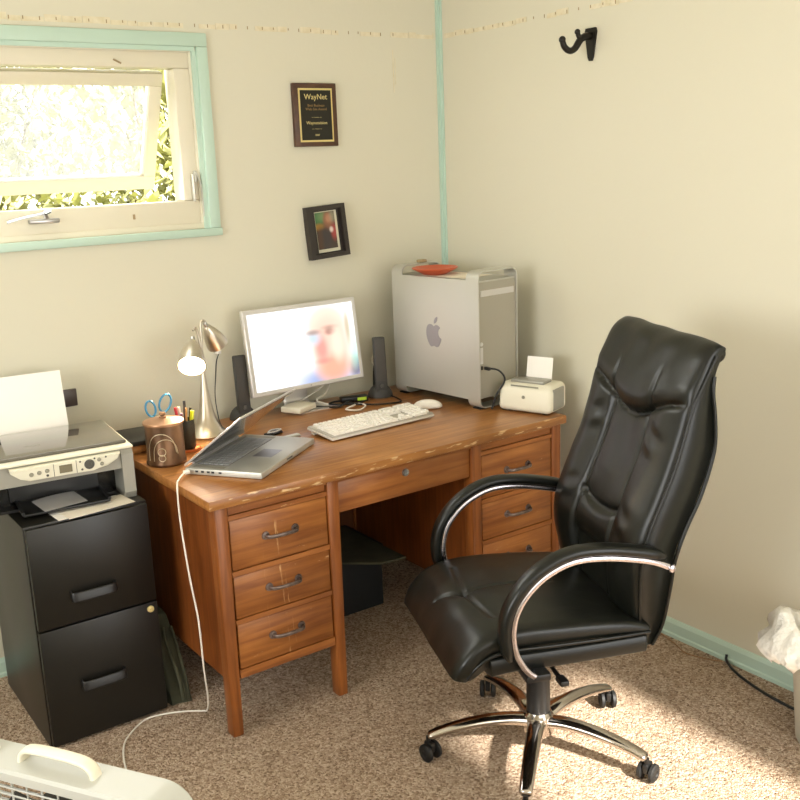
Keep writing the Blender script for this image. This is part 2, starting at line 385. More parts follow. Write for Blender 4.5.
# torn remains of a wall border
def residue(name, along, s0, s1):
    bm = BM(); s = s0
    while s < s1:
        L_ = random.uniform(.03, .10); e = min(s+L_, s1); zz = 2.137+random.uniform(-.002, .002); hh = random.uniform(.014, .022)
        if random.random() < .9:
            if along == 'x': add_box(bm, s, -.0016, zz, e-.002, -.0002, zz+hh)
            else: add_box(bm, -.0016, s, zz, -.0002, e-.002, zz+hh)
        s = e
    return obj(name, bm, m_residue, kind='structure')
residue('trim_2', 'x', -3.2, -.03); residue('trim_3', 'y', -1.02, -.03)
bm = BM()
for k in range(34):
    x = -1.95+k*.052+random.uniform(-.006, .006)
    if x < -.04: add_box(bm, x, -.0026, 2.140+random.uniform(0, .004), x+.003, -.0016, 2.152)
for k in range(16):
    y = -.95+k*.056
    add_box(bm, -.0026, y, 2.140+random.uniform(0, .004), -.0016, y+.003, 2.152)
obj('trim_4', bm, m_tick, kind='structure')
bm = BM()
for (x, z, a, b_) in ((-.236, 1.93, .004, .16), (-.226, 1.96, .003, .10)): add_box(bm, x, -.0012, z, x+a, -.0002, z+b_)
obj('trim_5', bm, m_residue, kind='structure')
# window with mint casing
win = box('window_1', m_cream, None, WX0, .085, WZ0, WX1, .135, WZ0+.055); win['kind'] = 'structure'
bm = BM()
for a in ((WX0, .085, WZ1-.055, WX1, .135, WZ1), (WX0, .085, WZ0+.055, WX0+.06, .135, WZ1-.055), (WX1-.06, .085, WZ0+.055, WX1, .135, WZ1-.055)): add_box(bm, *a, bev=.004)
obj('outer_frame', bm, m_cream, win, smooth=35)
bm = BM()   # stepped cream inner frame seen from the room
t_ = .075
for (o_, y0, y1) in ((0, .012, .084), ):
    for a in ((WX0, y0, WZ1-.070, WX1, y1, WZ1), (WX0, y0, WZ0, WX1, y1, WZ0+.10), (WX0, y0, WZ0+.10, WX0+t_, y1, WZ1-.07), (WX1-t_, y0, WZ0+.10, WX1, y1, WZ1-.07)): add_box(bm, *a, bev=.005)
obj('inner_frame', bm, m_cream, win, smooth=35)
bm = BM()
for a in ((WX0, .004, WZ1-.018, WX1, .0118, WZ1), (WX0, .004, WZ0, WX1, .0118, WZ0+.02), (WX1-.020, .004, WZ0+.02, WX1, .0118, WZ1-.018)): add_box(bm, *a, bev=.002)
obj('stop_bead', bm, m_cream, win, smooth=35)
bm = BM(); T = .045
for a in ((WX0-T, -.016, WZ1, WX1+T, 0, WZ1+T), (WX0-T, -.020, WZ0-.028, WX1+T+.004, 0, WZ0), (WX1+.004, -.016, WZ0, WX1+T, 0, WZ1), (WX0-T, -.016, WZ0, WX0-.004, 0, WZ1)): add_box(bm, *a, bev=.004)
obj('mint_casing', bm, m_mint, win, smooth=35)
bm = BM()
for a in ((WX0, -.006, WZ1-.014, WX1, .006, WZ1+.004), (WX1-.012, -.006, WZ0, WX1+.005, .006, WZ1-.014)): add_box(bm, *a)
obj('mint_stop', bm, m_mint, win)
# awning sash hinged at its head, pushed open
sx0, sx1 = WX0+.085, WX1-.085; hz, hy = WZ1-.075, .10; SL = .43; ang = math.radians(24)
sm = Matrix.Translation((0, hy, hz)) @ Matrix.Rotation(ang, 4, 'X')
bm = BM()
for a in ((sx0, -.02, -.045, sx1, .02, 0), (sx0, -.02, -SL, sx1, .02, -SL+.05), (sx0, -.02, -SL+.05, sx0+.045, .02, -.045), (sx1-.045, -.02, -SL+.05, sx1, .02, -.045)): add_box(bm, *a, bev=.003, mtx=sm)
sash = obj('sash', bm, m_cream, win, smooth=35)
bm = BM(); add_box(bm, sx0+.04, -.003, -SL+.045, sx1-.04, .001, -.04, mtx=sm); obj('pane', bm, m_glass, win)
# crank on the sill of the frame and a latch on the right stile
bm = BM(); add_box(bm, -1.70, -.012, 1.512, -1.60, .012, 1.527, bev=.005); add_tube(bm, [(-1.64, 0, 1.527), (-1.645, -.01, 1.545), (-1.63, -.02, 1.552)], .008, 8, 4); add_tube(bm, [(-1.64, -.01, 1.545), (-1.72, -.014, 1.533), (-1.77, -.014, 1.522)], .004, 6, 4)
obj('crank_handle', bm, m_steel, win, smooth=40)
bm = BM(); add_box(bm, -1.112, -.004, 1.62, -1.102, .012, 1.66, bev=.003); add_box(bm, -1.122, -.010, 1.555, -1.114, .008, 1.65, bev=.003); add_tube(bm, [(-1.104, -.004, 1.655), (-1.092, -.008, 1.60), (-1.087, -.003, 1.50)], .0028, 6, 4)
obj('latch', bm, m_alu, win, smooth=40)
bm = BM(); add_box(bm, -1.345, .008, 1.505, -1.338, .013, 1.522); add_tube(bm, [(-1.36, .010, 2.03), (-1.345, .008, 2.022), (-1.335, .010, 2.018)], .003, 6, 3); obj('screw_mark', bm, m_tick, win)

# ------------------------------------------------------------------ outside
lawn = box('lawn', m_lawn, None, -14, .16, -.35, 10, 22, -.3); lawn['kind'] = 'structure'
def shrub(label, x, y, h, r, n, m, seed):
    rnd = random.Random(seed); t = thing('shrub', label, 'shrub', (x, y, -.3), group='sunlit shrubs outside the window')
    bm = BM()
    for k in range(n):
        th = rnd.uniform(0, 2*PI); u = rnd.uniform(0, 1)**.5; zz = rnd.uniform(.12, 1)
        rad = r*u*math.sin(PI*min(.98, zz*.8+.12))**.6*(1+.3*math.sin(5*th+zz*9)); p = Vector((rad*math.cos(th), rad*math.sin(th), zz*h))
        s = rnd.uniform(.025, .075)*(1+y*.08); q = Matrix.Rotation(rnd.uniform(0, 2*PI), 3, 'Z') @ Matrix.Rotation(rnd.uniform(-1.2, 1.2), 3, 'X')
        a = [Vector((-s*.45, 0, 0)), Vector((0, -s, 0)), Vector((s*.45, 0, 0)), Vector((0, s, .2*s))]
        bm.faces.new([bm.verts.new(p+q @ v) for v in a])
    obj('foliage', bm, m, t)
    bm = BM()
    for k in range(7):
        a = 2*PI*k/7; add_tube(bm, [(0, 0, 0), (r*.25*math.cos(a), r*.25*math.sin(a), h*.45), (r*.6*math.cos(a+.3), r*.6*math.sin(a+.3), h*.85)], lambda t_: .028*(1-t_)+.005, 6, 4)
    obj('stem', bm, m_bark, t, smooth=50)
for i, (lb, x, y, h, r, n, m) in enumerate((
    ('leafy shrub in sun, leftmost through the window glass', -1.9, 4.6, 3.2, 1.0, 7000, m_leaf),
    ('pale leafy shrub in sun behind the middle of the window', -.1, 7.6, 3.6, 1.3, 8000, m_leaf2),
    ('leafy shrub in sun at the right side of the window gap', .75, 4.7, 3.2, .9, 6000, m_leaf))):
    shrub(lb, x, y, h, r, n, m, i)

# ------------------------------------------------------------------ desk
dk = thing('desk', 'old orange-brown oak pedestal desk with worn scratched drawers, in the room corner', 'desk', (-1.544, -.885, 0), .007)
DW, DD = 1.395, .845
bm = BM(); add_box(bm, 0, 0, .730, DW, DD, .760, bev=.004); obj('desktop', bm, m_wood_top, dk, smooth=35)
def leg(x, y, wx=.042, wy=.052):
    bm = BM(); add_box(bm, x, y, 0, x+wx, y+wy, .730, bev=.005)
    for v in bm.verts:
        if v.co.z < .02: v.co.x = x+wx/2+(v.co.x-x-wx/2)*.82; v.co.y = y+wy/2+(v.co.y-y-wy/2)*.82
    return obj('leg', bm, m_wood_z, dk, smooth=35)
PX = [(.022, .438), (.968, 1.384)]   # pedestal left and right faces
def handle(parent, x, z):
    """curved bronze bail pull, in drawer coordinates"""
    bm = BM()
    prof = rprof(.011, .008)
    P = catmull([(x-.052, -.001, z), (x-.047, -.020, z), (x-.025, -.029, z+.001), (x+.025, -.029, z+.001), (x+.047, -.020, z), (x+.052, -.001, z)], 5)
    add_sweep(bm, P, prof, (0, 0, 1))
    for s in (-1, 1): add_lathe(bm, [(0, 0), (.013, 0), (.012, .004), (0, .006)], 14, mtx=align_z((x+s*.050, -.0005, z), (0, -1, 0)))
    return obj('handle', bm, m_bronze, parent, smooth=50)
for (x0, x1) in PX:
    for (lx, ly) in ((x0, .018), (x1-.042, .018), (x0, DD-.07), (x1-.042, DD-.07)): leg(lx, ly)
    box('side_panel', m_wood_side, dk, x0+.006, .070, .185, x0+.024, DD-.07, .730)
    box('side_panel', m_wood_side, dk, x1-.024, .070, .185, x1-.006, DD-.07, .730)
    bm = BM(); fx0, fx1 = x0+.042, x1-.042
    for (a, b_) in ((.185, .212), (.357, .372), (.508, .524), (.682, .696), (.718, .730)): add_box(bm, fx0, .022, a, fx1, .045, b_)
    add_box(bm, x0+.024, .05, .185, x1-.024, .75, .195)
    obj('rail', bm, m_wood_x, dk)
    box('pull_out_board', m_wood_x, dk, fx0+.004, .028, .698, fx1-.004, .55, .716)
    for (a, b_) in ((.214, .355), (.374, .506), (.526, .680)):
        bm = BM(); add_box(bm, fx0+.003, .024, a, fx1-.003, .044, b_, bev=.003)
        add_box(bm, fx0+.012, .044, a+.01, fx1-.012, .52, b_-.02)
        d = obj('drawer', bm, m_wood_front, dk, smooth=35)
        hh = handle(d, 0, 0); hh.location = ((fx0+fx1)/2, .024, (a+b_)/2+.006)
bm = BM(); add_box(bm, .440, .030, .614, .966, .050, .714, bev=.003); add_box(bm, .45, .05, .62, .956, .5, .66); cd = obj('drawer', bm, m_wood_front, dk, smooth=35)
lathe('lock', m_steel, cd, [(0, 0), (.013, 0), (.012, .005), (.006, .006), (.005, .004), (0, .004)], 20, mtx=align_z((.698, .0299, .69), (0, -1, 0)))
box('apron_rail', m_wood_x, dk, .438, .024, .716, .968, .046, .730)
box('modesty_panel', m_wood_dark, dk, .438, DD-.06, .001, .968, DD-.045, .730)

# ------------------------------------------------------------------ filing cabinet
fc = thing('filing_cabinet', 'black two-drawer steel filing cabinet left of the desk', 'cabinet', (-1.974, -.580, 0), 0)
CW = .366
bm = BM(); add_box(bm, 0, .012, .0, CW, .50, .70, bev=.004); obj('body', bm, m_cabinet, fc, smooth=35)
def cab_handle(p, z):
    bm = BM(); add_sweep(bm, catmull([(-.064, -.001, z), (-.060, -.020, z-.002), (0, -.024, z-.002), (.060, -.020, z-.002), (.064, -.001, z)], 4), rprof(.030, .006), (0, 0.25, 1))
    h_ = obj('handle', bm, m_black_plastic, p, smooth=50); return h_
for (a, b_) in ((.012, .378), (.384, .694)):
    bm = BM(); add_box(bm, .004, -.006, a, CW-.004, .012, b_, bev=.003); d = obj('drawer', bm, m_cabinet, fc, smooth=35)
    h_ = cab_handle(d, 0); h_.location = (CW*.47, -.006, (.186 if a < .1 else .470))
    if a < .1:
        lathe('lock', m_gold, d, [(0, 0), (.011, 0), (.010, .005), (.004, .006), (0, .003)], 18, mtx=align_z((CW-.028, -.006, b_-.020), (0, -1, 0)))

# ------------------------------------------------------------------ printer-scanner on the cabinet
mp_ = thing('printer', 'silver and black all-in-one inkjet printer with a tall paper sheet, on the black cabinet', 'printer', (-1.820, -.335, .70), -.10)
PW = .22
side = [(-.155, .0), (-.165, .02), (-.165, .140), (-.155, .158), (.17, .158), (.175, .14), (.175, 0)]
bm = BM(); add_prism(bm, side, 'x', -PW, -PW+.035); obj('end_cheek', bm, m_silver_pl, mp_)
bm = BM(); add_prism(bm, side, 'x', PW-.035, PW); obj('end_cheek', bm, m_silver_pl, mp_)
box('body', m_black_gloss, mp_, -PW+.035, -.05, 0, PW-.035, .17, .155)
bm = BM(); add_box(bm, -PW+.035, -.155, .095, PW-.035, -.05, .155); obj('upper_body', bm, m_silver_pl, mp_)
bm = BM(); add_box(bm, -PW-.002, -.168, .157, PW+.002, .178, .166, bev=.004, seg=3); obj('lid_rim', bm, m_offwhite, mp_, smooth=35)
bm = BM(); add_box(bm, -PW+.006, -.135, .165, PW-.008, .172, .176, bev=.006, seg=3); obj('scanner_lid', bm, m_lid, mp_, smooth=35)
# control panel, bulging out of the front, with curved lower edge
poly = [(-.135, .154), (-.133, .142), (-.108, .122), (-.082, .113), (.095, .113), (.140, .120), (.170, .136), (.180, .154)]
bm = BM(); add_prism(bm, poly, 'y', -.186, -.160); bmesh.ops.bevel(bm, geom=[e for e in bm.edges if all(v.co.y < -.18 for v in e.verts)], offset=.005, segments=2, affect='EDGES'); cp = obj('control_panel', bm, m_panel_pl, mp_, smooth=35)
box('display', m_lcd, cp, 0, -.1885, .122, .036, -.1855, .145)
for (x, z, r_) in ((-.078, .132, .0065), (-.056, .134, .0065), (-.034, .136, .0065), (.115, .143, .006), (.122, .129, .006)):
    lathe('button', m_btn, cp, [(0, 0), (r_, 0), (r_*.8, .003), (0, .0035)], 16, mtx=align_z((x, -.186, z), (0, -1, 0)))
for (x, z, r_) in ((-.034, .122, .004), (.060, .146, .003), (.064, .122, .0035), (.102, .149, .003), (.135, .148, .003)):
    lathe('button', m_btn_dark, cp, [(0, 0), (r_, 0), (r_*.8, .002), (0, .0025)], 12, mtx=align_z((x, -.186, z), (0, -1, 0)))
lathe('dial', m_btn_dark, cp, [(0, 0), (.015, 0), (.014, .003), (.006, .003), (.005, .005), (0, .005)], 24, mtx=align_z((.086, -.186, .134), (0, -1, 0)))
box('seam', m_btn_dark, cp, -.016, -.1866, .115, -.0145, -.1858, .152); box('seam', m_btn_dark, cp, .048, -.1866, .115, .0495, -.1858, .152)
bm = BM(); add_box(bm, -.115, -.190, .010, .135, -.045, .018, bev=.003); add_box(bm, -.118, -.190, .018, -.110, -.05, .026); add_box(bm, .128, -.190, .018, .136, -.05, .026)
add_box(bm, -.13, -.06, .022, .13, -.048, .09); obj('paper_tray', bm, m_black_plastic, mp_, smooth=35)
bm = BM(); add_box(bm, -.17, -.10, .002, .17, -.05, .010); obj('tray_base', bm, m_black_plastic, mp_)
bm = BM(); add_box(bm, -.115, -.002, 0, .115, .006, .12, mtx=Matrix.Translation((-.05, .196, .10)) @ Matrix.Rotation(math.radians(-14), 4, 'X')); obj('paper_support', bm, m_black_plastic, mp_)
bm = BM()
add_box(bm, -.0175, -.0006, 0, .0175, .0002, .006); add_box(bm, -.0175, -.0006, 0, -.0145, .0002, .006)
bm.free()
box('badge', m_silver_pl, mp_, -.065, -.030, .1758, -.020, -.024, .1764)

def sheet(name, label, cat, m, w_, h_, mtx, curl=.0, nz=8, group=None, th=.0006):
    bm = BM(); top = []; bot = []
    for j in range(nz+1):
        for i in range(nz+1):
            x = -w_/2+w_*i/nz; z = h_*j/nz; y = curl*((i/nz-.5)**2*4)*(j/nz)
            top.append(bm.verts.new(mtx @ Vector((x, y-th/2, z)))); bot.append(bm.verts.new(mtx @ Vector((x, y+th/2, z))))
    n = nz+1
    for j in range(nz):
        for i in range(nz):
            a = j*n+i; bm.faces.new((top[a], top[a+1], top[a+n+1], top[a+n])); bm.faces.new((bot[a+n], bot[a+n+1], bot[a+1], bot[a]))
    for k in range(nz):
        for A, B in ((k, k+1), (nz*n+k, nz*n+k+1), (k*n, (k+1)*n), (k*n+nz, (k+1)*n+nz)): bm.faces.new((top[A], top[B], bot[B], bot[A]))
    return tag(obj(name, bm, m, smooth=60), label, cat, group)
sheet('paper_sheet', 'tall white paper sheet standing in the rear feed of the printer', 'paper', m_paper, .216, .20,
      Matrix.Translation((-1.800, -.142, .850)) @ rotz(-.10) @ Matrix.Rotation(math.radians(-12), 4, 'X'), curl=.004)
sheet('photo_sheet', 'grey photo print lying in the printer output tray', 'paper', m_alu_bright, .13, .10,
      Matrix.Translation((-1.832, -.525, .7215)) @ rotz(.10) @ Matrix.Rotation(math.radians(-84), 4, 'X'), curl=.004)
ev = thing('envelope', 'white envelopes fanned on the front of the cabinet top', 'envelope', (-1.765, -.545, .7005), .05)
sheet('paper_sheet', 'x', 'x', m_paper, .215, .105, Matrix.Translation((0, .045, .0012)) @ Matrix.Rotation(math.radians(-90), 4, 'X')).parent = ev
# the second envelope of the pile
e2 = sheet('envelope', 'white window envelope lying on top of another at the cabinet front edge', 'envelope', m_paper2, .205, .100, Matrix.Translation((-1.745, -.583, .7035)) @ rotz(.10) @ Matrix.Rotation(math.radians(-90), 4, 'X'))
_c = ev.children[0]; _c.parent = None; bpy.data.objects.remove(ev); _c.name = 'envelope.001'; _c.location = (-1.765, -.620, .7005); _c.rotation_euler = (0, 0, .05)
tag(_c, 'white envelope, lower one of two, on the black cabinet below the printer tray', 'envelope')

# ------------------------------------------------------------------ things on the wall
pq = thing('wall_plaque', 'walnut award plaque with black plate and gold border on the back wall', 'plaque', (-.609, -.001, 1.846), 0)
pw, ph = .187, .229
bm = BM(); add_box(bm, -pw/2, -.018, -ph/2, pw/2, 0, ph/2, bev=.003); obj('board', bm, m_frame_wood, pq, smooth=35)
box('gold_border', m_gold, pq, -.073, -.0195, -.098, .073, -.018, .096)
box('plate', m_plaque, pq, -.0665, -.0205, -.091, .0665, -.0195, .089)
text('lettering', 'WayNet', .0285, m_gold_text, pq, (0, -.0208, .056), ext=.0008)
text('lettering', 'Best Business\nWeb Site Award', .0135, m_bronze_text, pq, (0, -.0208, .030))
text('lettering', '~ ~~~ ~', .012, m_gold_text, pq, (0, -.0208, -.012))
text('lettering', 'Waynetvision', .0165, m_gold_text, pq, (0, -.0208, -.034), ext=.0006)
text('lettering', '~ ~~~ ~', .012, m_gold_text, pq, (0, -.0208, -.054))
text('lettering', '2003', .010, m_gold_text, pq, (0, -.0208, -.076))

pf = thing('picture_frame', 'small deep black frame with a portrait photo, hanging tilted below the plaque', 'picture frame', (-.590, -.001, 1.411), rot=(math.radians(-3), math.radians(-3.4), 0))
fw_, fh_ = .172, .200
bm = BM()
for a in ((-fw_/2, -.032, -fh_/2, -fw_/2+.018, 0, fh_/2), (fw_/2-.018, -.032, -fh_/2, fw_/2, 0, fh_/2), (-fw_/2+.018, -.032, -fh_/2, fw_/2-.018, 0, -fh_/2+.016), (-fw_/2+.018, -.032, fh_/2-.016, fw_/2-.018, 0, fh_/2)): add_box(bm, *a)
obj('frame', bm, m_frame_black, pf)
box('photo_border', mat('pale_photo_border', 'CFCBB4', .5), pf, -.043, -.0130, -.078, .055, -.0120, .078)
box('mat_board', m_frame_black, pf, -.068, -.012, -.084, .068, -.004, .084)
bm = BM(); add_box(bm, -.042, -.0145, -.066, .044, -.0129, .075)
m_photo = blobs('portrait_photo', '40342C', [(-.03, .055, .034, .030, '3F7A48', .6, .85), (.0, .060, .03, .02, '8FA070', .7, .5), (-.030, .020, .026, .012, 'B5842E', .7, .8), (.012, .042, .020, .034, '8E5F46', .4, 1), (.016, .050, .012, .016, 'B98668', .6, .8), (.034, .055, .012, .025, 'A8A088', .7, .6), (-.008, -.025, .030, .045, '3A3538', .5, .8), (.036, -.002, .014, .030, 'A84440', .6, .85), (.024, .006, .008, .010, 'E2D4CC', .6, .9), (-.03, -.03, .012, .05, '5A3E28', .8, .6)])
obj('photograph', bm, m_photo, pf)

# coat hook on the right wall
hk = thing('coat_hook', 'black cast iron double coat hook high on the right wall', 'hook', (-.001, -.842, 2.03), 0)
bm = BM(); add_prism(bm, [(-.022, .048), (.022, .048), (.026, .036), (.012, -.045), (.006, -.058), (-.006, -.058), (-.012, -.045), (-.026, .036)], 'x', -.008, 0); obj('back_plate', bm, m_iron, hk, smooth=35)
bm = BM(); add_tube(bm, [(-.006, 0, .022), (-.03, 0, .020), (-.055, 0, .008), (-.080, .0, -.020), (-.105, 0, -.028), (-.128, 0, -.016), (-.138, 0, .004)], lambda t: .013*(1-.25*t), 10, 6)
add_tube(bm, [(-.045, 0, .014), (-.060, 0, .018), (-.068, 0, .032)], lambda t: .009*(1-.1*t), 10, 4)
bmesh.ops.create_uvsphere(bm, u_segments=10, v_segments=8, radius=.012, matrix=Matrix.Translation((-.138, 0, .006)))
bmesh.ops.create_uvsphere(bm, u_segments=10, v_segments=8, radius=.010, matrix=Matrix.Translation((-.068, 0, .033)))
obj('hook', bm, m_iron, hk, smooth=60)

bx = box('wall_plate', m_brick, None, -1.70, -.010, .895, -1.612, -.0005, .955, bev=.003); tag(bx, 'small dark plate on the back wall beside the tall paper sheet', 'wall plate')
wb = thing('plug_adapter', 'small white plug adapter on the back wall behind the desk lamp', 'adapter', (-1.083, -.0005, 1.024))
box('body', m_white_pl, wb, -.011, -.024, -.024, .011, 0, .024, bev=.004)
tube('cord', m_cord_w, wb, [(0, -.02, .026), (-.03, -.02, .06), (-.055, -.03, .085)], .0022)

# ------------------------------------------------------------------ tower computer
g5 = thing('tower_computer', 'large silver aluminium tower computer with top handles on the desk corner', 'computer', (-.3295, -.6119, .760), .10)
TW, TD, TH = .206, .475, .511
def rring(w_, z0, z1, r_, th, n=6):
    out = []; inn = []
    for (cx, cz, a0) in ((w_-r_, z0+r_, -90), (w_-r_, z1-r_, 0), (r_, z1-r_, 90), (r_, z0+r_, 180)):
        for k in range(n+1):
            a = math.radians(a0+90*k/n); out.append((cx+r_*math.cos(a), cz+r_*math.sin(a))); inn.append((cx+(r_-th)*math.cos(a), cz+(r_-th)*math.sin(a)))
    return out, inn
def add_ring(bm, w_, z0, z1, r_, th, y0, y1):
    o_, i_ = rring(w_, z0, z1, r_, th); n = len(o_)
    V = [[bm.verts.new((x, y, z)) for x, z in P] for y in (y0, y1) for P in (o_, i_)]
    for k in range(n):
        j = (k+1) % n; A, B, C, D = V
        bm.faces.new((A[k], A[j], C[j], C[k])); bm.faces.new((B[k], D[k], D[j], B[j])); bm.faces.new((A[k], B[k], B[j], A[j])); bm.faces.new((C[k], C[j], D[j], D[k]))
bm = BM(); add_ring(bm, TW, .004, TH, .028, .004, 0, .062); obj('front_handle_band', bm, m_alu, g5, smooth=35)
bm = BM(); add_ring(bm, TW, .004, TH, .028, .004, TD-.062, TD); obj('rear_handle_band', bm, m_alu, g5, smooth=35)
bm = BM(); add_box(bm, 0, .062, .034, .004, TD-.062, TH-.034); add_box(bm, TW-.004, .062, .034, TW, TD-.062, TH-.034); sp = obj('side_panel', bm, m_alu, g5)
box('case_body', m_alu_dark, g5, .004, .014, .040, TW-.004, TD-.014, TH-.040)
box('top_plate', m_alu, g5, .004, .010, TH-.042, TW-.004, TD-.01, TH-.036)
fp = box('front_grille', m_mesh_grey, g5, .006, .006, .042, TW-.006, .014, TH-.042)
box('drive_door', m_alu_bright, fp, .016, .003, .418, TW-.016, .006, .440)
box('port_strip', m_alu_bright, fp, .010, .003, .172, .022, .006, .232)
lathe('power_button', m_alu_bright, fp, [(0, 0), (.008, 0), (.007, .003), (0, .003)], 18, mtx=align_z((.016, .006, .245), (0, -1, 0)))
bm = BM(); add_box(bm, .013, .0025, .150, .019, .0062, .164); obj('port', bm, m_black_plastic, fp)
# fruit emblem on the side
def circ(cx, cz, r_, a0, a1, n=14): return [(cx+r_*math.cos(math.radians(a0+(a1-a0)*k/n)), cz+r_*math.sin(math.radians(a0+(a1-a0)*k/n))) for k in range(n+1)]
ap = [(0, .026), (-.010, .031), (-.020, .031), (-.029, .024), (-.033, .010), (-.032, -.006), (-.027, -.020), (-.019, -.032), (-.011, -.036), (0, -.033), (.011, -.036), (.019, -.032), (.026, -.022), (.031, -.010), (.024, -.006), (.019, .001), (.018, .010), (.021, .018), (.027, .023), (.020, .029), (.010, .031)]
leaf = [(.001, .034), (.002, .044), (.009, .053), (.016, .055), (.015, .046), (.009, .037)]
bm = BM(); cy, cz = .240, .258
for P in (ap, leaf):
    pts = [Vector((cy-u*1.28, cz+v*1.28, 0)) for u, v in P]; pts = [(p.x, p.y) for p in (catmull([(q.x, q.y, 0) for q in pts+[pts[0]]], 3)[:-1])]
    add_prism(bm, pts, 'x', -.0012, .0002)
obj('emblem', bm, m_alu_dark, sp, label='grey bitten apple emblem')
for y_ in (.01, TD-.05): box('foot', m_black_rubber, g5, .01, y_, 0, TW-.01, y_+.04, .004)
tag(tube('power_cable', m_cord_b, None, [(-.305, -.615, .917), (-.300, -.635, .918), (-.278, -.660, .910), (-.262, -.672, .875), (-.284, -.650, .82), (-.296, -.636, .7645)], .0035), 'short black cable plugged into the front of the silver tower', 'cable')
bm = BM(); add_box(bm, -.310, -.640, .911, -.300, -.6125, .923, bev=.002); o = obj('plug', bm, m_black_plastic, bpy.data.objects['power_cable'], smooth=35)
# papers and plate on top of the tower
mt_top = g5.matrix_basis.copy() if False else Matrix.Translation((-.3295, -.6119, .760)) @ rotz(.10)
sheet('paper_sheet', 'white papers under the orange plate on top of the tower', 'paper', m_paper2, .15, .25, mt_top @ Matrix.Translation((.105, .10, TH-.034)) @ Matrix.Rotation(math.radians(-90), 4, 'X'))
pl = mt_top @ Vector((.084, .315, TH-.0335))
pt = lathe('plate', m_orange, None, [(0, 0), (.045, 0), (.050, .003), (.080, .017), (.090, .024), (.089, .026), (.078, .021), (.048, .006), (0, .006)], 48); pt.location = pl
tag(pt, 'orange ceramic plate on top of the silver tower', 'plate')
bb = mt_top @ Vector((.13, .44, TH))
tag(box('binder_clip', m_tick, None, bb.x-.018, bb.y-.012, bb.z+.0005, bb.x+.018, bb.y+.012, bb.z+.012, bev=.003), 'small brown object on the rear handle of the tower', 'clip')

# ------------------------------------------------------------------ photo printer
ax, bx_ = Vector((-.274, -.651, 0)), Vector((-.211, -.833, 0)); d_ = (bx_-ax).normalized(); yawp = math.atan2(d_.y, d_.x)
pp = thing('photo_printer', 'compact off-white photo printer on the right end of the desk', 'printer', (ax.x-.004, ax.y-.002, .760), yawp)
bm = BM(); add_box(bm, -.003, -.002, .004, .211, .135, .103, bev=.020, seg=5)
for v in bm.verts:
    if v.co.z > .06: v.co.y += (.016 if v.co.y < .05 else 0)*((v.co.z-.06)/.038); v.co.z += .012*(1-((v.co.x-.1025)/.1025)**2)
obj('body', bm, m_offwhite, pp, smooth=40)
bm = BM(); add_box(bm, .203, .024, .014, .2125, .112, .092, bev=.006, seg=3); obj('side_cover', bm, m_silver_pl, pp, smooth=40, label='grey side cover')
bm = BM(); add_box(bm, .035, .03, .105, .17, .095, .1165, bev=.004); obj('top_cover', bm, m_silver_pl, pp, smooth=35, label='grey top cover')
bm = BM(); add_box(bm, .048, .006, .096, .160, .0105, .101, bev=.001); obj('door_slot', bm, m_btn, pp)
lathe('badge', m_btn, pp, [(0, 0), (.0065, 0), (.006, .0015), (0, .002)], 18, mtx=align_z((.103, .0008, .060), (0, -1, 0)))
for x in (.03, .17):
    bm = BM(); add_box(bm, x, .02, 0, x+.014, .11, .006); obj('foot', bm, m_black_rubber, pp)
ppm = Matrix.Translation((ax.x, ax.y, .760)) @ rotz(yawp)
sheet('photo_paper', 'blank white photo paper standing in the compact photo printer', 'paper', m_paper, .104, .088, ppm @ Matrix.Translation((.118, .088, .104)) @ Matrix.Rotation(math.radians(-10), 4, 'X'))

# ------------------------------------------------------------------ mouse and keyboard
ms = thing('mouse', 'white one-button mouse at the right end of the keyboard', 'mouse', (-.443, -.440, .760), math.radians(48))
bm = BM(); bmesh.ops.create_uvsphere(bm, u_segments=28, v_segments=16, radius=1)
for v in bm.verts:
    v.co = Vector((v.co.x*.029, v.co.y*.054, max(v.co.z, -.25)*.024+.008))
obj('shell', bm, m_white_pl, ms, smooth=60)
kb = thing('keyboard', 'white full-size keyboard in front of the monitor', 'keyboard', (-.9626, -.6003, .760), .06)
KW, KD = .45, .155
tilt = Matrix.Rotation(math.radians(4), 4, 'X')
bm = BM(); add_box(bm, 0, 0, .004, KW, KD, .013, bev=.003, mtx=tilt); obj('tray', bm, m_clear, kb, smooth=35)
bm = BM(); add_box(bm, .003, .003, .012, KW-.003, KD-.003, .018, bev=.002, mtx=tilt); obj('case', bm, mat('shaded_key_bed', 'B4AFA4', .5), kb, smooth=35)  # bed coloured darker to imitate the shadows between the key rows
bm = BM(); add_box(bm, .01, KD-.03, 0, KW-.01, KD-.012, .012); obj('foot', bm, m_white_pl, kb)
_keymesh = {}
def keym(wd, dp):
    k = (round(wd, 4), round(dp, 4))
    if k not in _keymesh:
        bm = BM(); add_box(bm, -wd/2, -dp/2, 0, wd/2, dp/2, .009, bev=.0012, seg=1)
        for v in bm.verts:
            if v.co.z > .005: v.co.x *= .84; v.co.y *= .84
        me = bpy.data.meshes.new('key'); bm.to_mesh(me); bm.free(); me.materials.append(m_key); _keymesh[k] = me
    return _keymesh[k]
P_ = .0189
rows = []   # (x, y, width) in key pitches
for r_, keys in enumerate([[1.25, 1.25, 1.25, 5.75, 1.25, 1.25, 1.25, 1.75][:7]+[1.5], [2.25]+[1]*10+[2.25+.5-.25+.0], [1.75]+[1]*11+[2.0], [1.5]+[1]*12+[1.25], [1]*13+[1.75]]):
    x = 0; tot = sum(keys); f_ = 14.75/tot
    for k in keys: rows.append((x+k*f_/2, r_, k*f_)); x += k*f_
x = 0
for k in range(14): rows.append((.53+k*14.75/14, 5.1, .95))
for k in range(3): rows.append((15.75+k, 5.1, 1)); rows.append((15.75+k, 4, 1)); rows.append((15.75+k, 3, 1)); rows.append((15.75+k, 0, 1))
rows.append((16.75, 1, 1))
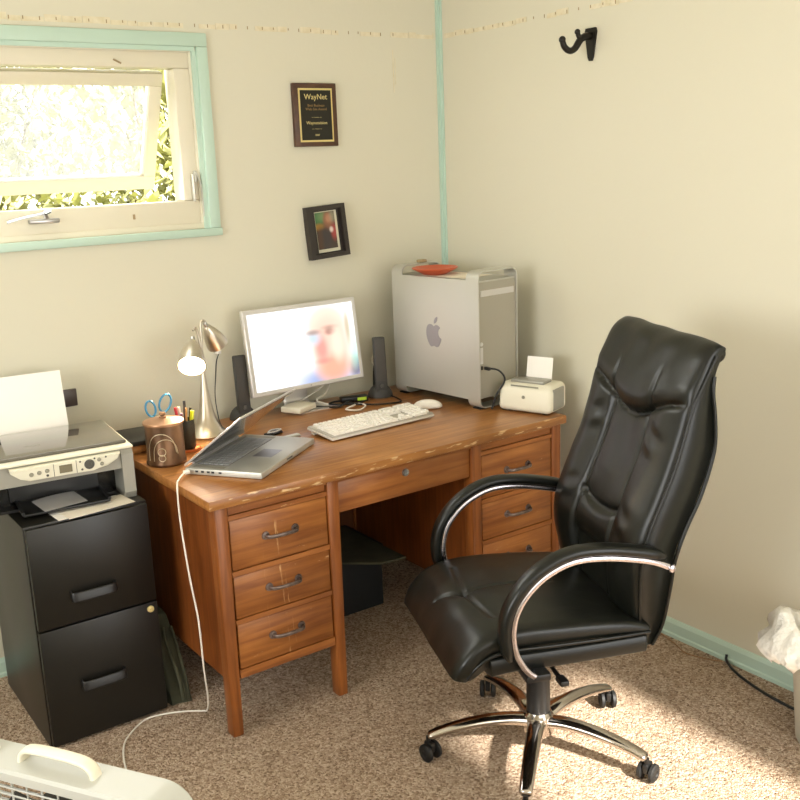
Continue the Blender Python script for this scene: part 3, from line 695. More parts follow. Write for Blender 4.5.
for k in range(4):
    rows.append((19.25+k, 5.1, 1))
    for q in (4, 3, 2): rows.append((19.25+k, q, 1))
    if k < 3: rows.append((19.25+k, 1, 1))
rows.append((19.75, 0, 2)); rows.append((21.25, 0, 1)); rows.append((22.25, .5, 1))
rows.sort(key=lambda a: a[1])
rest = BM()
for i, (kx, ky, kw) in enumerate(rows):
    loc = tilt @ Vector((.012+kx*P_*.985*(KW-.024)/(22.75*P_*.985), .016+ky*.0222, .018))
    if i < 100:
        o = bpy.data.objects.new('key', keym(kw*P_*.96, .0195)); COL.objects.link(o); o.parent = kb; o.location = loc; o.rotation_euler = (math.radians(4), 0, 0)
    else: add_box(rest, loc.x-kw*P_*.42, loc.y-.0085, loc.z, loc.x+kw*P_*.42, loc.y+.0085, loc.z+.009)
obj('upper_keys', rest, m_key, kb, kind='stuff')

# ------------------------------------------------------------------ monitor
mn = thing('monitor', 'silver-framed flat monitor showing a bright blurred face, centre of the desk', 'monitor', (-.781, -.158, .760), .032)
MW, MH, MZ, mt_ = .493, .318, .847-.760, .1396
MT = Matrix.Translation((0, 0, MZ)) @ Matrix.Rotation(-mt_, 4, 'X')
bm = BM(); add_box(bm, -MW/2, 0, 0, MW/2, .020, MH, bev=.003, mtx=MT); hs = obj('housing', bm, m_alu_bright, mn, smooth=35)
bz = .017; bm = BM()
for a in ((-MW/2+.004, -.002, .004, MW/2-.004, .001, bz), (-MW/2+.004, -.002, MH-bz, MW/2-.004, .001, MH-.004), (-MW/2+.004, -.002, bz, -MW/2+bz, .001, MH-bz), (MW/2-bz, -.002, bz, MW/2-.004, .001, MH-bz)): add_box(bm, *a, mtx=MT)
obj('bezel', bm, m_alu_bright, mn)
m_screen = blobs('blurred_portrait_on_screen', 'FFFDFF', [
    (0.078, -.140, .13, .05, '7F95C4', .7, .9), (0.215, -.105, .03, .045, '5A4A70', .5, .95), (0.205, -.04, .035, .07, 'B4E4D2', .6, .75),
    (0.103, .070, .092, .075, 'E2D6C2', .35, .95), (0.108, -.020, .086, .125, 'EFC2B0', .35, 1), (0.118, -.100, .070, .050, 'E09A80', .6, .85), (0.070, -.020, .024, .045, 'D08A82', .7, .85),
    (0.038, .022, .026, .022, 'B4CCE0', .9, .9), (0.040, .044, .030, .009, '9C847C', .8, .8), (0.116, .040, .024, .013, 'A0746C', .6, .85), (0.116, .056, .030, .008, 'A08478', .8, .7),
    (0.073, -.068, .028, .009, 'D08A80', 1.0, .8), (0.196, .050, .010, .055, 'B8A888', .7, .8), (0.143, -.01, .026, .06, 'FADCC6', .6, .7)], es=.95, rough=.25)
bm = BM(); add_box(bm, -MW/2+bz, -.0012, -MH/2+bz, MW/2-bz, .0005, MH/2-bz)
sc_ = obj('screen', bm, m_screen, mn); sc_.matrix_basis = MT @ Matrix.Translation((0, 0, MH/2))
bm = BM(); add_prism(bm, [(-.03, 0), (.10, 0), (.10, .006), (-.03, .006)], 'x', -.085, .085); bmesh.ops.bevel(bm, geom=[e for e in bm.edges if abs(e.verts[0].co.z-e.verts[1].co.z) > .004], offset=.02, segments=4, affect='EDGES'); obj('stand_foot', bm, m_alu_bright, mn, smooth=35)
bm = BM(); add_sweep(bm, catmull([(0, .098, .003), (0, .118, .02), (0, .115, .07), (0, .080, .15), (0, .062, .20)], 6), rprof(.11, .008), (1, 0, 0)); obj('stand_neck', bm, m_alu_bright, mn, smooth=50)
lathe('hinge', m_alu_bright, mn, [(0, -.06), (.018, -.06), (.018, .06), (0, .06)], 20, mtx=Matrix.Translation((0, .068, .20)) @ Matrix.Rotation(PI/2, 4, 'Y'))
text('emblem', 'o', .012, m_alu_dark, mn, (0, -.004, MZ+.008))
wbx = box('drive_box', m_offwhite, None, -.055, -.045, 0, .055, .045, .022, bev=.005, seg=3); wbx.location = (-.835, -.150, .767); wbx.rotation_euler = (0, 0, .45)
tag(wbx, 'flat off-white box lying on the foot of the monitor', 'box')
for i, (nm, mm, pts, r_, lb) in enumerate((
    ('cable', m_cord_w, [(-.72, -.05, .90), (-.66, -.02, .885), (-.62, -.03, .84), (-.66, -.06, .79), (-.72, -.09, .775), (-.69, -.16, .764), (-.62, -.20, .764), (-.60, -.25, .764), (-.66, -.30, .764), (-.70, -.27, .768), (-.64, -.24, .770)], .0035, 'white cable looping behind the monitor down to the keyboard'),
    ('cable', m_cord_w, [(-.76, -.03, .86), (-.70, -.01, .90), (-.64, -.03, .89), (-.66, -.06, .83), (-.74, -.06, .79), (-.78, -.04, .765)], .0030, 'white cable coil behind the right half of the monitor'),
    ('cable', m_cord_b, [(-.80, -.10, .771), (-.70, -.20, .764), (-.64, -.19, .775), (-.60, -.15, .766), (-.66, -.12, .764), (-.70, -.16, .768), (-.62, -.21, .766), (-.56, -.19, .764)], .0035, 'tangle of thin black cable on the desk beside the monitor foot'),
    ('cable', m_cord_b, [(-.47, -.13, .765), (-.44, -.20, .764), (-.47, -.30, .764), (-.56, -.27, .764), (-.62, -.21, .764)], .0030, 'black cable curving forward from the right speaker'),
    ('cable', m_cord_b, [(-.425, -.05, .764), (-.428, -.06, .85), (-.405, -.05, .92), (-.400, -.03, .96)], .004, 'black cable rising behind the right speaker beside the tower'),
    ('cable', m_cord_b, [(-.42, -.08, .79), (-.410, -.075, .85), (-.398, -.06, .90), (-.392, -.03, .94)], .0035, 'second black cable hanging against the left edge of the tower'),
    ('cable', m_offwhite, [(-.44, -.09, .77), (-.42, -.085, .84), (-.45, -.08, .89), (-.41, -.06, .93)], .003, 'pale cable between the right speaker and the tower'))):
    tag(tube(nm, mm, None, pts, r_), lb, 'cable')
hb = thing('cable_hub', 'small black hub with a painted green light between monitor and right speaker', 'hub', (-.590, -.155, .760), -.25)
box('body', m_black_plastic, hb, -.055, -.02, .0, .055, .02, .022, bev=.004); box('label', m_green_led, hb, .008, -.0206, .006, .045, -.0198, .018)  # the hub's green light, painted as a plain coloured patch

# ------------------------------------------------------------------ speakers
def speaker(label, loc, rz, lean):
    t = thing('speaker', label, 'speaker', loc, rz, None)
    bm = BM(); bmesh.ops.create_uvsphere(bm, u_segments=28, v_segments=14, radius=1)
    for v in bm.verts: v.co = Vector((v.co.x*.050, v.co.y*.048, max(v.co.z, 0)*.050))
    obj('base', bm, m_spk, t, smooth=60)
    mt = Matrix.Translation((0, -.03, .012)) @ Matrix.Rotation(lean, 4, 'X')
    bm = BM(); add_box(bm, -.024, -.008, 0, .024, .016, .228, bev=.006, seg=3, mtx=mt); col = obj('column', bm, m_spk, t, smooth=35)
    bm = BM(); add_box(bm, -.020, -.0105, .055, .020, -.007, .218, bev=.002, mtx=mt); obj('grille', bm, m_spk_grille, col, smooth=35)
    lathe('knob', m_btn_dark, t, [(0, 0), (.008, 0), (.007, .006), (0, .007)], 16, mtx=mt @ align_z((0, -.008, .035), (0, -1, 0)))
    return t
speaker('slim charcoal desktop speaker left of the monitor', (-1.036, -.085, .76), -.15, -.10)
speaker('slim charcoal desktop speaker between the monitor and the tower', (-.462, -.150, .76), -.35, -.10)

# ------------------------------------------------------------------ desk lamp
lx, ly = -1.232, -.205
lp = thing('desk_lamp', 'brushed nickel two-headed desk lamp, one head lit', 'lamp', (lx, ly, .760), 0)
lathe('base', m_nickel, lp, [(0, 0), (.074, 0), (.075, .006), (.066, .012), (.050, .022), (.036, .05), (.026, .085), (.018, .13), (.012, .175), (.008, .215), (.006, .235), (0, .237)], 48, sm=50)
bm = BM(); add_tube(bm, [(0, 0, .22), (0, 0, .30), (-.006, .002, .36), (-.014, 0, .378), (-.025, -.004, .372)], .0048, 10, 6); obj('stem', bm, m_nickel, lp, smooth=60)
bm = BM(); add_tube(bm, [(.004, .004, .22), (.006, .004, .32), (.010, .008, .385), (.020, .012, .398), (.031, .012, .394)], .0042, 10, 6); obj('stem', bm, m_nickel, lp, smooth=60)
def head(pos, d, lit, sc=1.0):
    mt = align_z(pos, d) @ Matrix.Scale(sc, 4)
    prof_o = [(.011, 0), (.016, .006), (.028, .032), (.037, .06), (.043, .088), (.0455, .108)]
    prof = prof_o+[(.0435, .108), (.041, .088), (.035, .06), (.026, .034), (.012, .012), (0, .010)]
    bm = BM(); add_lathe(bm, [(0, 0)]+prof, 40, mtx=mt); s = obj('lamp_shade', bm, m_nickel, lp, smooth=50)
    bm = BM(); add_lathe(bm, [(.0425, .107), (.040, .088), (.034, .06), (.025, .036), (.0, .03)], 40, mtx=mt); obj('shade_lining', bm, m_shade_in, s, smooth=50)
    bm = BM(); add_lathe(bm, [(0, -.018), (.008, -.018), (.009, 0), (0, .001)], 16, mtx=mt); obj('socket', bm, m_steel, s, smooth=50)
    bm = BM(); bmesh.ops.create_uvsphere(bm, u_segments=20, v_segments=14, radius=.026, matrix=mt @ Matrix.Translation((0, 0, .078))); obj('bulb', bm, m_bulb if lit else m_shade_in, s, smooth=60, label='glowing bulb' if lit else None)
    return mt
d1v = Vector((-.40, -.72, -.60)); mt1 = head((-.028, .0, .333), d1v, True, 1.06)
head((.032, .010, .378), Vector((.52, .30, -.80)), False, .84)
pld = bpy.data.lights.new('lamp_light', 'SPOT'); plo = bpy.data.objects.new('lamp_light', pld); COL.objects.link(plo)
pld.energy = 7; pld.color = (1.0, .80, .55); pld.shadow_soft_size = .03; pld.spot_size = math.radians(125); pld.spot_blend = .6
plo.parent = lp; plo.location = mt1 @ Vector((0, 0, .110)); plo.rotation_euler = d1v.to_track_quat('-Z', 'Y').to_euler()
tag(tube('lamp_cord', m_cord_b, None, [(-1.16, -.17, .764), (-1.14, -.10, .78), (-1.12, -.04, .85), (-1.095, -.006, .92), (-1.088, -.006, .97), (-1.078, -.012, 1.002)], .0018), 'thin dark cord hanging on the wall below the white adapter', 'cord')

# ------------------------------------------------------------------ canister, scissors, pen cup
cn = thing('canister', 'copper canister with a lid and etched curved lines at the desk left end', 'canister', (-1.478, -.430, .760), 0)
lathe('body', m_copper, cn, [(0, 0), (.060, 0), (.063, .004), (.063, .010), (.060, .014), (.0595, .130), (.0, .130)], 40)
lathe('lid', m_copper_lid, cn, [(0, .130), (.0645, .130), (.0655, .134), (.064, .138), (.045, .143), (.012, .148), (.012, .151), (0, .151)], 40)
lathe('lid_knob', m_copper_lid, cn, [(0, .150), (.006, .150), (.006, .154), (.012, .159), (.009, .165), (0, .166)], 20)
def on_can(a, z, r_=.0605): return (r_*math.cos(a), r_*math.sin(a), z)
bm = BM()
for (a0, zt, wd) in ((-2.15, .108, .78), (-1.95, .090, .66)):
    pts = []
    for k in range(13):
        t = k/12; ph = PI*(1.0-t*.95); pts.append(on_can(a0+wd*math.cos(ph)*1.0, .02+(zt-.02)*max(0, math.sin(ph))**.7))
    add_tube(bm, pts, .0014, 6, 2)
obj('etched_line', bm, m_wire, cn, smooth=60)
bm = BM()
for (zc, r_) in ((.050, .012), (.030, .010)):
    pts = [on_can(-2.15+r_/.058*math.cos(2*PI*k/12), zc+r_*math.sin(2*PI*k/12)) for k in range(13)]; add_tube(bm, pts, .0013, 6, 2)
obj('etched_ring', bm, m_wire, cn, smooth=60)
scs = thing('scissors', 'blue-handled scissors standing handles up behind the canister', 'scissors', (-1.425, -.300, .772), rot=(0, 0, .15))
hd = thing('x', 'x', 'x'); bpy.data.objects.remove(hd)
for s, cx, cz, rx, rz, tl in ((-1, -.045, .140, .017, .027, .25), (1, .012, .148, .021, .030, -.45)):
    bm = BM(); pts = []
    for k in range(20):
        a = 2*PI*k/19.; u, v = rx*math.cos(a), rz*math.sin(a); pts.append((cx+u*math.cos(tl)-v*math.sin(tl), s*.002, cz+u*math.sin(tl)+v*math.cos(tl)))
    add_tube(bm, pts, .0035, 8, 2); add_tube(bm, [(cx, s*.002, cz-rz), (-.01+s*-.004, s*.002, .095), (-.006, s*.002, .075)], .004, 8, 4)
    h_ = obj('handle', bm, m_blue, scs, smooth=60)
    bm = BM(); add_prism(bm, [(-.012, .085), (0, .085), (.002, .04), (.001, 0), (-.004, .0), (-.010, .04)], 'y', s*.002-.001, s*.002+.001); obj('blade', bm, m_steel, scs)
tag(lathe('tool_tumbler', m_black_plastic, None, [(0, 0), (.030, 0), (.034, .10), (.032, .10), (.028, .004), (0, .004)], 28), 'black tumbler behind the copper canister, holding the blue scissors', 'tumbler').location = (-1.440, -.300, .760)
co = lathe('coaster', mat('terracotta', 'C06A38', .5), None, [(0, 0), (.043, 0), (.045, .005), (.044, .009), (.038, .006), (0, .006)], 32); co.location = (-1.368, -.340, .760)
tag(co, 'round terracotta saucer under the pen cup', 'saucer')
cup = lathe('pen_cup', m_penmesh, None, [(0, 0), (.026, 0), (.029, .004), (.030, .098), (.028, .098), (.027, .004), (0, .004)], 28); cup.location = (-1.368, -.340, .7665)
tag(cup, 'black mesh pen cup on a terracotta saucer beside the canister', 'cup')
mred, mviolet, mpen, myel, mwht = mat('red_pen', 'B8303A', .35), mat('violet_pen', '7A5068', .4), mat('dark_pen', '1E1A18', .35), mat('yellow_highlighter', 'D8E020', .35), m_white_pl
for i, (nm, m, dx, dy, tx, ty, ln, r_, lb) in enumerate((
    ('pen', mpen, .006, .010, .010, .018, .150, .0048, 'tall dark pen, highest in the mesh cup'),
    ('pen', mred, -.016, .006, -.026, .012, .135, .005, 'red pen leaning left in the mesh cup'),
    ('pen', mwht, -.002, .014, -.010, .020, .132, .0045, 'white pen in the middle of the mesh cup'),
    ('pen', mviolet, -.010, -.010, -.016, -.014, .118, .0045, 'violet pen at the front of the mesh cup'),
    ('highlighter', myel, .014, -.010, .022, -.014, .120, .0065, 'yellow highlighter at the right of the mesh cup'),
    ('pen', mpen, .012, .004, .024, .002, .128, .0042, 'black pen leaning right in the mesh cup'),
    ('pencil', m_tan, .000, -.002, .006, -.004, .130, .0038, 'tan pencil between the pens in the mesh cup'))):
    bm = BM(); a = Vector((dx*.6, dy*.6, .005)); b_ = a+Vector((tx-dx*.6, ty-dy*.6, ln)).normalized()*ln
    add_tube(bm, [a, a.lerp(b_, .2), b_], lambda t, r_=r_: r_*(.35+.65*min(1, t*5)) , 10, 5); o = obj(nm, bm, m, smooth=50); o.location = (-1.368, -.340, .768)
    tag(o, lb, 'pen' if nm != 'pencil' else 'pencil', 'pens in the mesh cup')
tag(box('wooden_box', m_tan, None, -1.53, -.26, .760, -1.41, -.10, .788, bev=.003), 'low tan wooden box under the black book behind the canister', 'box')
bk = box('book', m_book, None, -.055, -.095, 0, .055, .095, .016, bev=.002); bk.location = (-1.475, -.190, .7885); bk.rotation_euler = (0, 0, -.10)
tag(bk, 'thin black book on the tan box behind the canister', 'book')

# ------------------------------------------------------------------ laptop
HL = Vector((-1.487, -.596, .762)); hdir = Vector((.81, .586, 0)); yl = math.atan2(.586, .81)
lt = thing('laptop', 'open silver laptop turned on the desk front left', 'laptop', HL, yl)
LW, LD = .392, .259
bm = BM(); add_box(bm, 0, -LD, 0, LW, 0, .020, bev=.003); lb_ = obj('base', bm, m_alu, lt, smooth=35)
box('keyboard_well', m_btn_dark, lb_, .045, -.125, .0200, LW-.045, -.018, .0206)
bm = BM(); add_box(bm, 0, 0, 0, 1, 1, 1); bm.free()
me_k = None
for r_ in range(6):
    nk = 13 if r_ else 7; kw = (LW-.094)/13; kd = .0168
    x = .047
    for k in range(nk):
        ww = kw if r_ else (kw*5 if k == 3 else kw*8/6)
        o = None
        key_ = ('L', round(ww, 4))
        if key_ not in _keymesh:
            b2 = BM(); add_box(b2, -ww*.46, -kd*.44, 0, ww*.46, kd*.44, .0022, bev=.0006, seg=1); me = bpy.data.meshes.new('key'); b2.to_mesh(me); b2.free(); me.materials.append(m_kb_grey); _keymesh[key_] = me
        o = bpy.data.objects.new('key', _keymesh[key_]); COL.objects.link(o); o.parent = lb_; o.location = (x+ww/2, -.125+.0095+r_*.0175, .0204); x += ww
box('trackpad', m_alu_dark, lb_, LW/2-.042, -.215, .0199, LW/2+.042, -.150, .0205)
for sx in (.012, LW-.036): box('speaker_grille', m_mesh_grey, lb_, sx, -.125, .0199, sx+.024, -.018, .0204)
box('latch_button', m_btn_dark, lb_, LW/2-.02, -LD-.0006, .007, LW/2+.02, -LD+.001, .012)
for k, y in enumerate((-.045, -.065, -.085, -.10, -.125)): box('port', m_black_plastic, lb_, -.0006, y, .008, .001, y+.010, .014)
la = math.radians(38)
lm = Matrix.Translation((0, 0, .0225)) @ Matrix.Rotation(-(PI/2-0) if False else 0, 4, 'X')
# lid: local x along hinge, local -y leans over the keys by the opening angle
lm = Matrix.Translation((0, .0, .024)) @ Matrix.Rotation(-la, 4, 'X')
bm = BM(); add_box(bm, 0, -LD, 0, LW, 0, .006, bev=.002, mtx=lm); ld = obj('lid', bm, m_alu_bright, lt, smooth=35)
bm = BM(); add_box(bm, .012, -LD+.012, -.0012, LW-.012, -.016, .0003, mtx=lm); obj('display', bm, m_screen_dark, ld)
bm = BM(); add_lathe(bm, [(0, 0), (.006, 0), (.006, LW-.1), (0, LW-.1)], 12, mtx=Matrix.Translation((.05, 0, .021)) @ Matrix.Rotation(PI/2, 4, 'Y')); obj('hinge', bm, m_alu_dark, lt, smooth=40)
tag(tube('laptop_power_cord', m_cord_w, None, [(-1.485, -.615, .774), (-1.505, -.625, .774), (-1.535, -.66, .7705), (-1.556, -.695, .762), (-1.566, -.72, .66), (-1.566, -.75, .50), (-1.557, -.765, .36), (-1.552, -.76, .20), (-1.535, -.73, .08), (-1.525, -.69, .02), (-1.53, -.665, .006), (-1.575, -.63, .005), (-1.645, -.60, .005), (-1.70, -.60, .005), (-1.765, -.65, .005), (-1.80, -.70, .005), (-1.83, -.79, .005), (-1.86, -.95, .005)], .0028, seg=8, smooth=8), 'long white power cord from the laptop down to the carpet', 'cord')
bm = BM(); add_box(bm, -1.500, -.625, .769, -1.482, -.607, .779, bev=.002); obj('plug', bm, m_cord_w, bpy.data.objects['laptop_power_cord'], smooth=35)
cb = thing('cable_clip', 'small black clip with a cord behind the laptop screen', 'clip', (-1.06, -.37, .760), .3)
bm = BM(); add_box(bm, -.035, -.016, 0, .030, .016, .010, bev=.004); obj('body', bm, m_black_plastic, cb, smooth=35)
tube('ring', m_alu_bright, cb, [(-.03, .0, .012), (-.01, -.014, .014), (.025, -.010, .013), (.034, .006, .011), (.0, .014, .013), (-.03, .0, .012)], .0025)
usb = box('remote_control', m_alu, None, -.034, -.011, 0, .034, .011, .011, bev=.004, seg=3); usb.location = (-1.040, -.455, .760); usb.rotation_euler = (0, 0, .10)
tag(usb, 'small grey remote lying between laptop and keyboard', 'remote')

# ------------------------------------------------------------------ under and beside the desk
ub = thing('storage_box', 'dark box on the carpet in the desk knee hole', 'box', (-1.00, -.38, 0), 0)
bm = BM(); add_box(bm, 0, 0, 0, .36, .26, .235, bev=.006); obj('body', bm, m_bin, ub, smooth=35)
bm = BM(); add_box(bm, -.006, -.006, .215, .366, .266, .25, bev=.006); obj('lid', bm, m_bin, ub, smooth=35)
bm = BM()
add_prism(bm, [(-.98, -.36), (-.76, -.55), (-.656, -.564), (-.66, -.40), (-.665, -.14), (-.98, -.14)], 'z', .2505, .258); o = obj('folder', bm, m_bag, smooth=35)
tag(o, 'dark folder lying on the box under the desk, a corner sticking out', 'folder')
bg_ = thing('canvas_bag', 'dark olive canvas bag squeezed between the cabinet and the desk', 'bag', (-1.558, -.40, 0), 0)
bm = BM(); bmesh.ops.create_cube(bm, size=1); bmesh.ops.subdivide_edges(bm, edges=bm.edges[:], cuts=9, use_grid_fill=True)
for v in bm.verts:
    z = v.co.z+.5; fz = 1-.55*z**1.5; x = v.co.x*.088*fz*(1-.25*(2*v.co.y)**4); y = v.co.y*.34*(1-.35*z)+.05*z
    nz_ = noise.noise(Vector((x*22, y*14, z*7)))
    v.co = Vector((x+nz_*.004, y+nz_*.010, z*.27+nz_*.004*(z > .05)))
obj('body', bm, m_bag, bg_, smooth=80)
bm = BM(); add_tube(bm, [(-.01, -.10, .24), (-.018, -.13, .20), (-.006, -.175, .10), (.0, -.185, .02)], .006, 8, 6); add_tube(bm, [(.012, -.10, .24), (.016, -.13, .18), (.018, -.17, .09), (.02, -.18, .012)], .005, 8, 6)
obj('strap', bm, m_bag, bg_, smooth=60)

# ------------------------------------------------------------------ office chair
ch = thing('office_chair', 'black leather executive swivel chair with chrome arms and five-star base', 'chair', (-.848, -1.470, 0), math.radians(159))
def sstep(a, b, x):
    t = max(0, min(1, (x-a)/(b-a))); return t*t*(3-2*t)
def ridge(d, w_): return math.exp(-(d/w_)**2)
def shell(front, rear, hw, disp, nt=84, nf=44, rnd=.22, nb=10):
    """front/rear: lists of (x,z); hw(t): half width; disp(u,t): puff on front"""
    bm = BM()
    def samp(L_, t):
        P = [Vector((a, 0, b)) for a, b in L_]; k = t*(len(P)-1); i = min(int(k), len(P)-2); f = k-i
        Q = [P[0]*2-P[1]]+P+[P[-1]*2-P[-2]]; a, b, c, d = Q[i:i+4]
        return 0.5*((2*b)+(c-a)*f+(2*a-5*b+4*c-d)*f*f+(3*b-a-3*c+d)*f**3)
    rings = []
    for j in range(nt+1):
        t = j/nt; A, B = samp(front, t), samp(rear, t); W = hw(t); n = (A-B); th = n.length; n = n.normalized() if th > 1e-5 else Vector((1, 0, 0)); ring = []
        for i in range(nf+1):
            u = -1+2*i/nf; e = max(0, (abs(u)-(1-rnd))/rnd); drop = (1-math.sqrt(max(0, 1-e*e)))*.40
            lat = math.copysign(W*(abs(u)), u) if e == 0 else math.copysign(W*((1-rnd)+rnd*math.sin(e*PI/2)), u)
            dd = disp(u, t)*(1-e**3)
            p = A-n*th*drop*.8+n*dd; ring.append(bm.verts.new((p.x, lat, p.z)))
        for i in range(0, nb+1):
            u = 1-2*i/nb; p = B; e = abs(u)**10
            ring.append(bm.verts.new((p.x+n.x*th*.10*e, W*.985*u, p.z+n.z*th*.10*e)))
        rings.append(ring)
    m = len(rings[0])
    for a, b in zip(rings, rings[1:]):
        for k in range(m): bm.faces.new((a[k], a[(k+1) % m], b[(k+1) % m], b[k]))
    bm.faces.new(rings[0]); bm.faces.new(rings[-1][::-1])
    return bm
bf = [(-.195, .405), (-.170, .47), (-.155, .56), (-.152, .65), (-.172, .73), (-.205, .81), (-.238, .89), (-.262, .97), (-.285, 1.05), (-.318, 1.12), (-.346, 1.172), (-.378, 1.199), (-.396, 1.192)]
br = [(-.240, .400), (-.262, .46), (-.268, .56), (-.275, .65), (-.303, .73), (-.340, .81), (-.366, .89), (-.377, .95), (-.374, 1.02), (-.367, 1.08), (-.371, 1.12), (-.382, 1.150), (-.392, 1.163)]
def bdisp(u, t):
    a = abs(u); d = 0
    cw = .40
    inside = 1-sstep(cw-.05, cw+.05, a)
    hs = .598+.028*min(1, a/.4)**2+.085*max(0, a-.4)                 # seam under the head cushion
    ls = .345-.022*(1-min(1, a/.42)**2)                               # lower end of the middle panel
    lb = .225
    if t < hs: d -= .015*inside*sstep(.06, .16, t)
    if ls < t < hs: d += .009*math.sin(PI*(t-ls)/(hs-ls))**.5*inside
    if lb < t < ls: d += .014*math.sin(PI*(t-lb)/(ls-lb))**.5*inside
    if t > hs: d += .013*sstep(0, .05, t-hs)*(1-.5*a**4)*(1-sstep(.8, 1, t))
    d -= .012*ridge(t-hs, .008)*(1-sstep(.75, .95, a))
    d -= .012*ridge(t-ls, .009)*(1-sstep(.38, .46, a))
    d -= .005*ridge(t-lb, .010)*(1-sstep(.25, .4, a))
    if t < hs+.01: d -= .010*ridge(a-cw, .030)*sstep(.05, .15, t)
    d -= .009*ridge(a-.40-.06*max(0, t-hs), .020)*sstep(hs, hs+.015, t)*(1-sstep(hs+.04, hs+.13, t))
    d += .010*ridge(a-.70, .18)*sstep(.05, .2, t)*(t < hs) 
    # small gathers where the bolsters meet the seams
    d += .0035*math.sin(90*t+6*a)*ridge(a-.62, .14)*(ridge(t-hs+.09, .05)+ridge(t-.33, .05))
    d += .004*noise.noise(Vector((u*3.2, t*9, 1.3)))
    return d
bhw = lambda t: .222+.045*sstep(0, .25, t)-.010*sstep(.7, 1, t)
obj('backrest', shell(bf, br, bhw, bdisp, 150, 80), m_black_leather, ch, smooth=180)
# padded roll at the top edge
bm = BM(); add_tube(bm, [(-.381, y_, 1.172) for y_ in (-.2515, -.249, -.243, -.234, -.1, 0, .1, .234, .243, .249, .2515)], lambda t: .0235*(.55 if t < .02 or t > .98 else .82 if t < .12 or t > .88 else .96 if t < .22 or t > .78 else 1), 24)
obj('head_roll', bm, m_black_leather2, ch, smooth=60)
for s in (-1, 1):
    fp_ = [Vector((a-.020, s*(bhw(i/12)+.001), z)) for i, (a, z) in enumerate(bf[:-2])]
    rp_ = [Vector((a+.006, s*(bhw(i/12)-.004), z)) for i, (a, z) in enumerate(br[:-2])]
    bm = BM(); add_tube(bm, fp_, .0045, 8, 5); add_tube(bm, rp_, .0055, 8, 5); obj('piping', bm, m_black_leather2, ch, smooth=60)
# seat
st = [(-.215, .440), (-.205, .472), (-.15, .492), (-.06, .504), (.04, .512), (.13, .516), (.20, .512), (.255, .495), (.294, .460), (.316, .425), (.322, .405)]
sb = [(-.205, .432), (-.195, .430), (-.15, .428), (-.06, .428), (.04, .430), (.13, .432), (.19, .432), (.228, .425), (.256, .410), (.274, .398), (.288, .392)]
def sdisp(u, t):
    x = -.21+.545*t; y = u*.262; d = .004
    def seg(ax_, ay, bx2, by, w_=.0055, dep=.008):
        A = Vector((ax_, ay)); B = Vector((bx2, by)); p = Vector((x, y)); h = max(0, min(1, (p-A).dot(B-A)/(B-A).length_squared)); return dep*ridge((p-A-(B-A)*h).length, w_)*(1-.5*h)
    for q in ((.13, 0, -.03, 0), (.13, 0, .11, .17), (.13, 0, .11, -.17), (.13, 0, .20, -.05)): d -= seg(*q)
    d -= .006*ridge(math.hypot(x-.13, y), .02)
    d += .010*(1-(abs(u))**2)*math.sin(PI*min(1, t*1.1))
    d += .003*noise.noise(Vector((u*3, t*5, 4.3)))
    return d
obj('seat_cushion', shell(st, sb, lambda t: .258-.012*sstep(.8, 1, t)-.02*(1-sstep(0, .1, t)), sdisp, 150, 120, rnd=.16), m_black_leather, ch, smooth=180)
bm = BM()
P = [Vector((-.200, 0, .430)), Vector((-.15, 0, .430)), Vector((0, 0, .430)), Vector((.12, 0, .432)), Vector((.19, 0, .433)), Vector((.235, 0, .428))]
add_sweep(bm, catmull(P, 6), rprof(.528, .062, 40, 7), (0, 1, 0), lambda t: 1-.06*(t > .97)-.03*(t < .03)); obj('seat_band', bm, m_black_leather2, ch, smooth=40)
for s in (-1, 1):
    bm = BM(); add_tube(bm, [(-.205, s*.258, .460), (-.1, s*.263, .463), (.05, s*.264, .467), (.16, s*.263, .470), (.225, s*.260, .462), (.265, s*.255, .435), (.288, s*.248, .405)], .005, 8, 6); obj('piping', bm, m_black_leather2, ch, smooth=60)
bm = BM(); add_box(bm, -.11, -.13, .375, .15, .13, .402, bev=.006); add_box(bm, -.07, -.06, .335, .09, .06, .378, bev=.01); obj('seat_mechanism', bm, m_black_plastic, ch, smooth=35)
bm = BM(); add_tube(bm, [(.02, .06, .36), (.03, .17, .355), (.03, .23, .352)], .006, 8, 4); add_box(bm, .018, .22, .344, .042, .26, .359, bev=.004); obj('lever', bm, m_black_plastic, ch, smooth=40)
lathe('gas_column', m_black_plastic, ch, [(0, .385), (.021, .385), (.021, .245), (.033, .243), (.034, .10), (.030, .075), (0, .075)], 28)
# arms
arm = [(-.215, .655), (-.170, .676), (-.12, .690), (-.04, .705), (.04, .708), (.10, .690), (.152, .655), (.190, .605), (.205, .55), (.200, .495), (.184, .458), (.166, .432), (.150, .418)]
for s in (-1, 1):
    P = catmull([(a-.019, s*.295, z-.003) for a, z in arm], 6)
    bm = BM(); add_sweep(bm, P, rprof(.034, .017, 16, 4), (0, 1, 0)); add_lathe(bm, [(0, -.010), (.009, -.008), (.012, 0), (.009, .008), (0, .010)], 16, mtx=align_z((-.234, s*.307, .652), (0, s, 0)))
    af = obj('arm_frame', bm, m_chrome, ch, smooth=50)
    box('arm_bracket', m_black_plastic, ch, .085, min(s*.12, s*.300), .394, .150, max(s*.12, s*.300), .413, bev=.004)
    n = len(P); Q = P[3:int(n*.80)]; bm = BM(); Q2 = []
    for i, p in enumerate(Q):
        t = (Q[min(i+1, len(Q)-1)]-Q[max(i-1, 0)]).normalized(); nn = Vector((-t.z, 0, t.x)); nn = nn if True else nn
        Q2.append(p+nn*.020)
    add_sweep(bm, Q2, rprof(.046, .028, 20, 2.6), (0, 1, 0), lambda t: min(1, .45+t*9, .45+(1-t)*9)); obj('arm_pad', bm, m_black_leather2, ch, smooth=60)
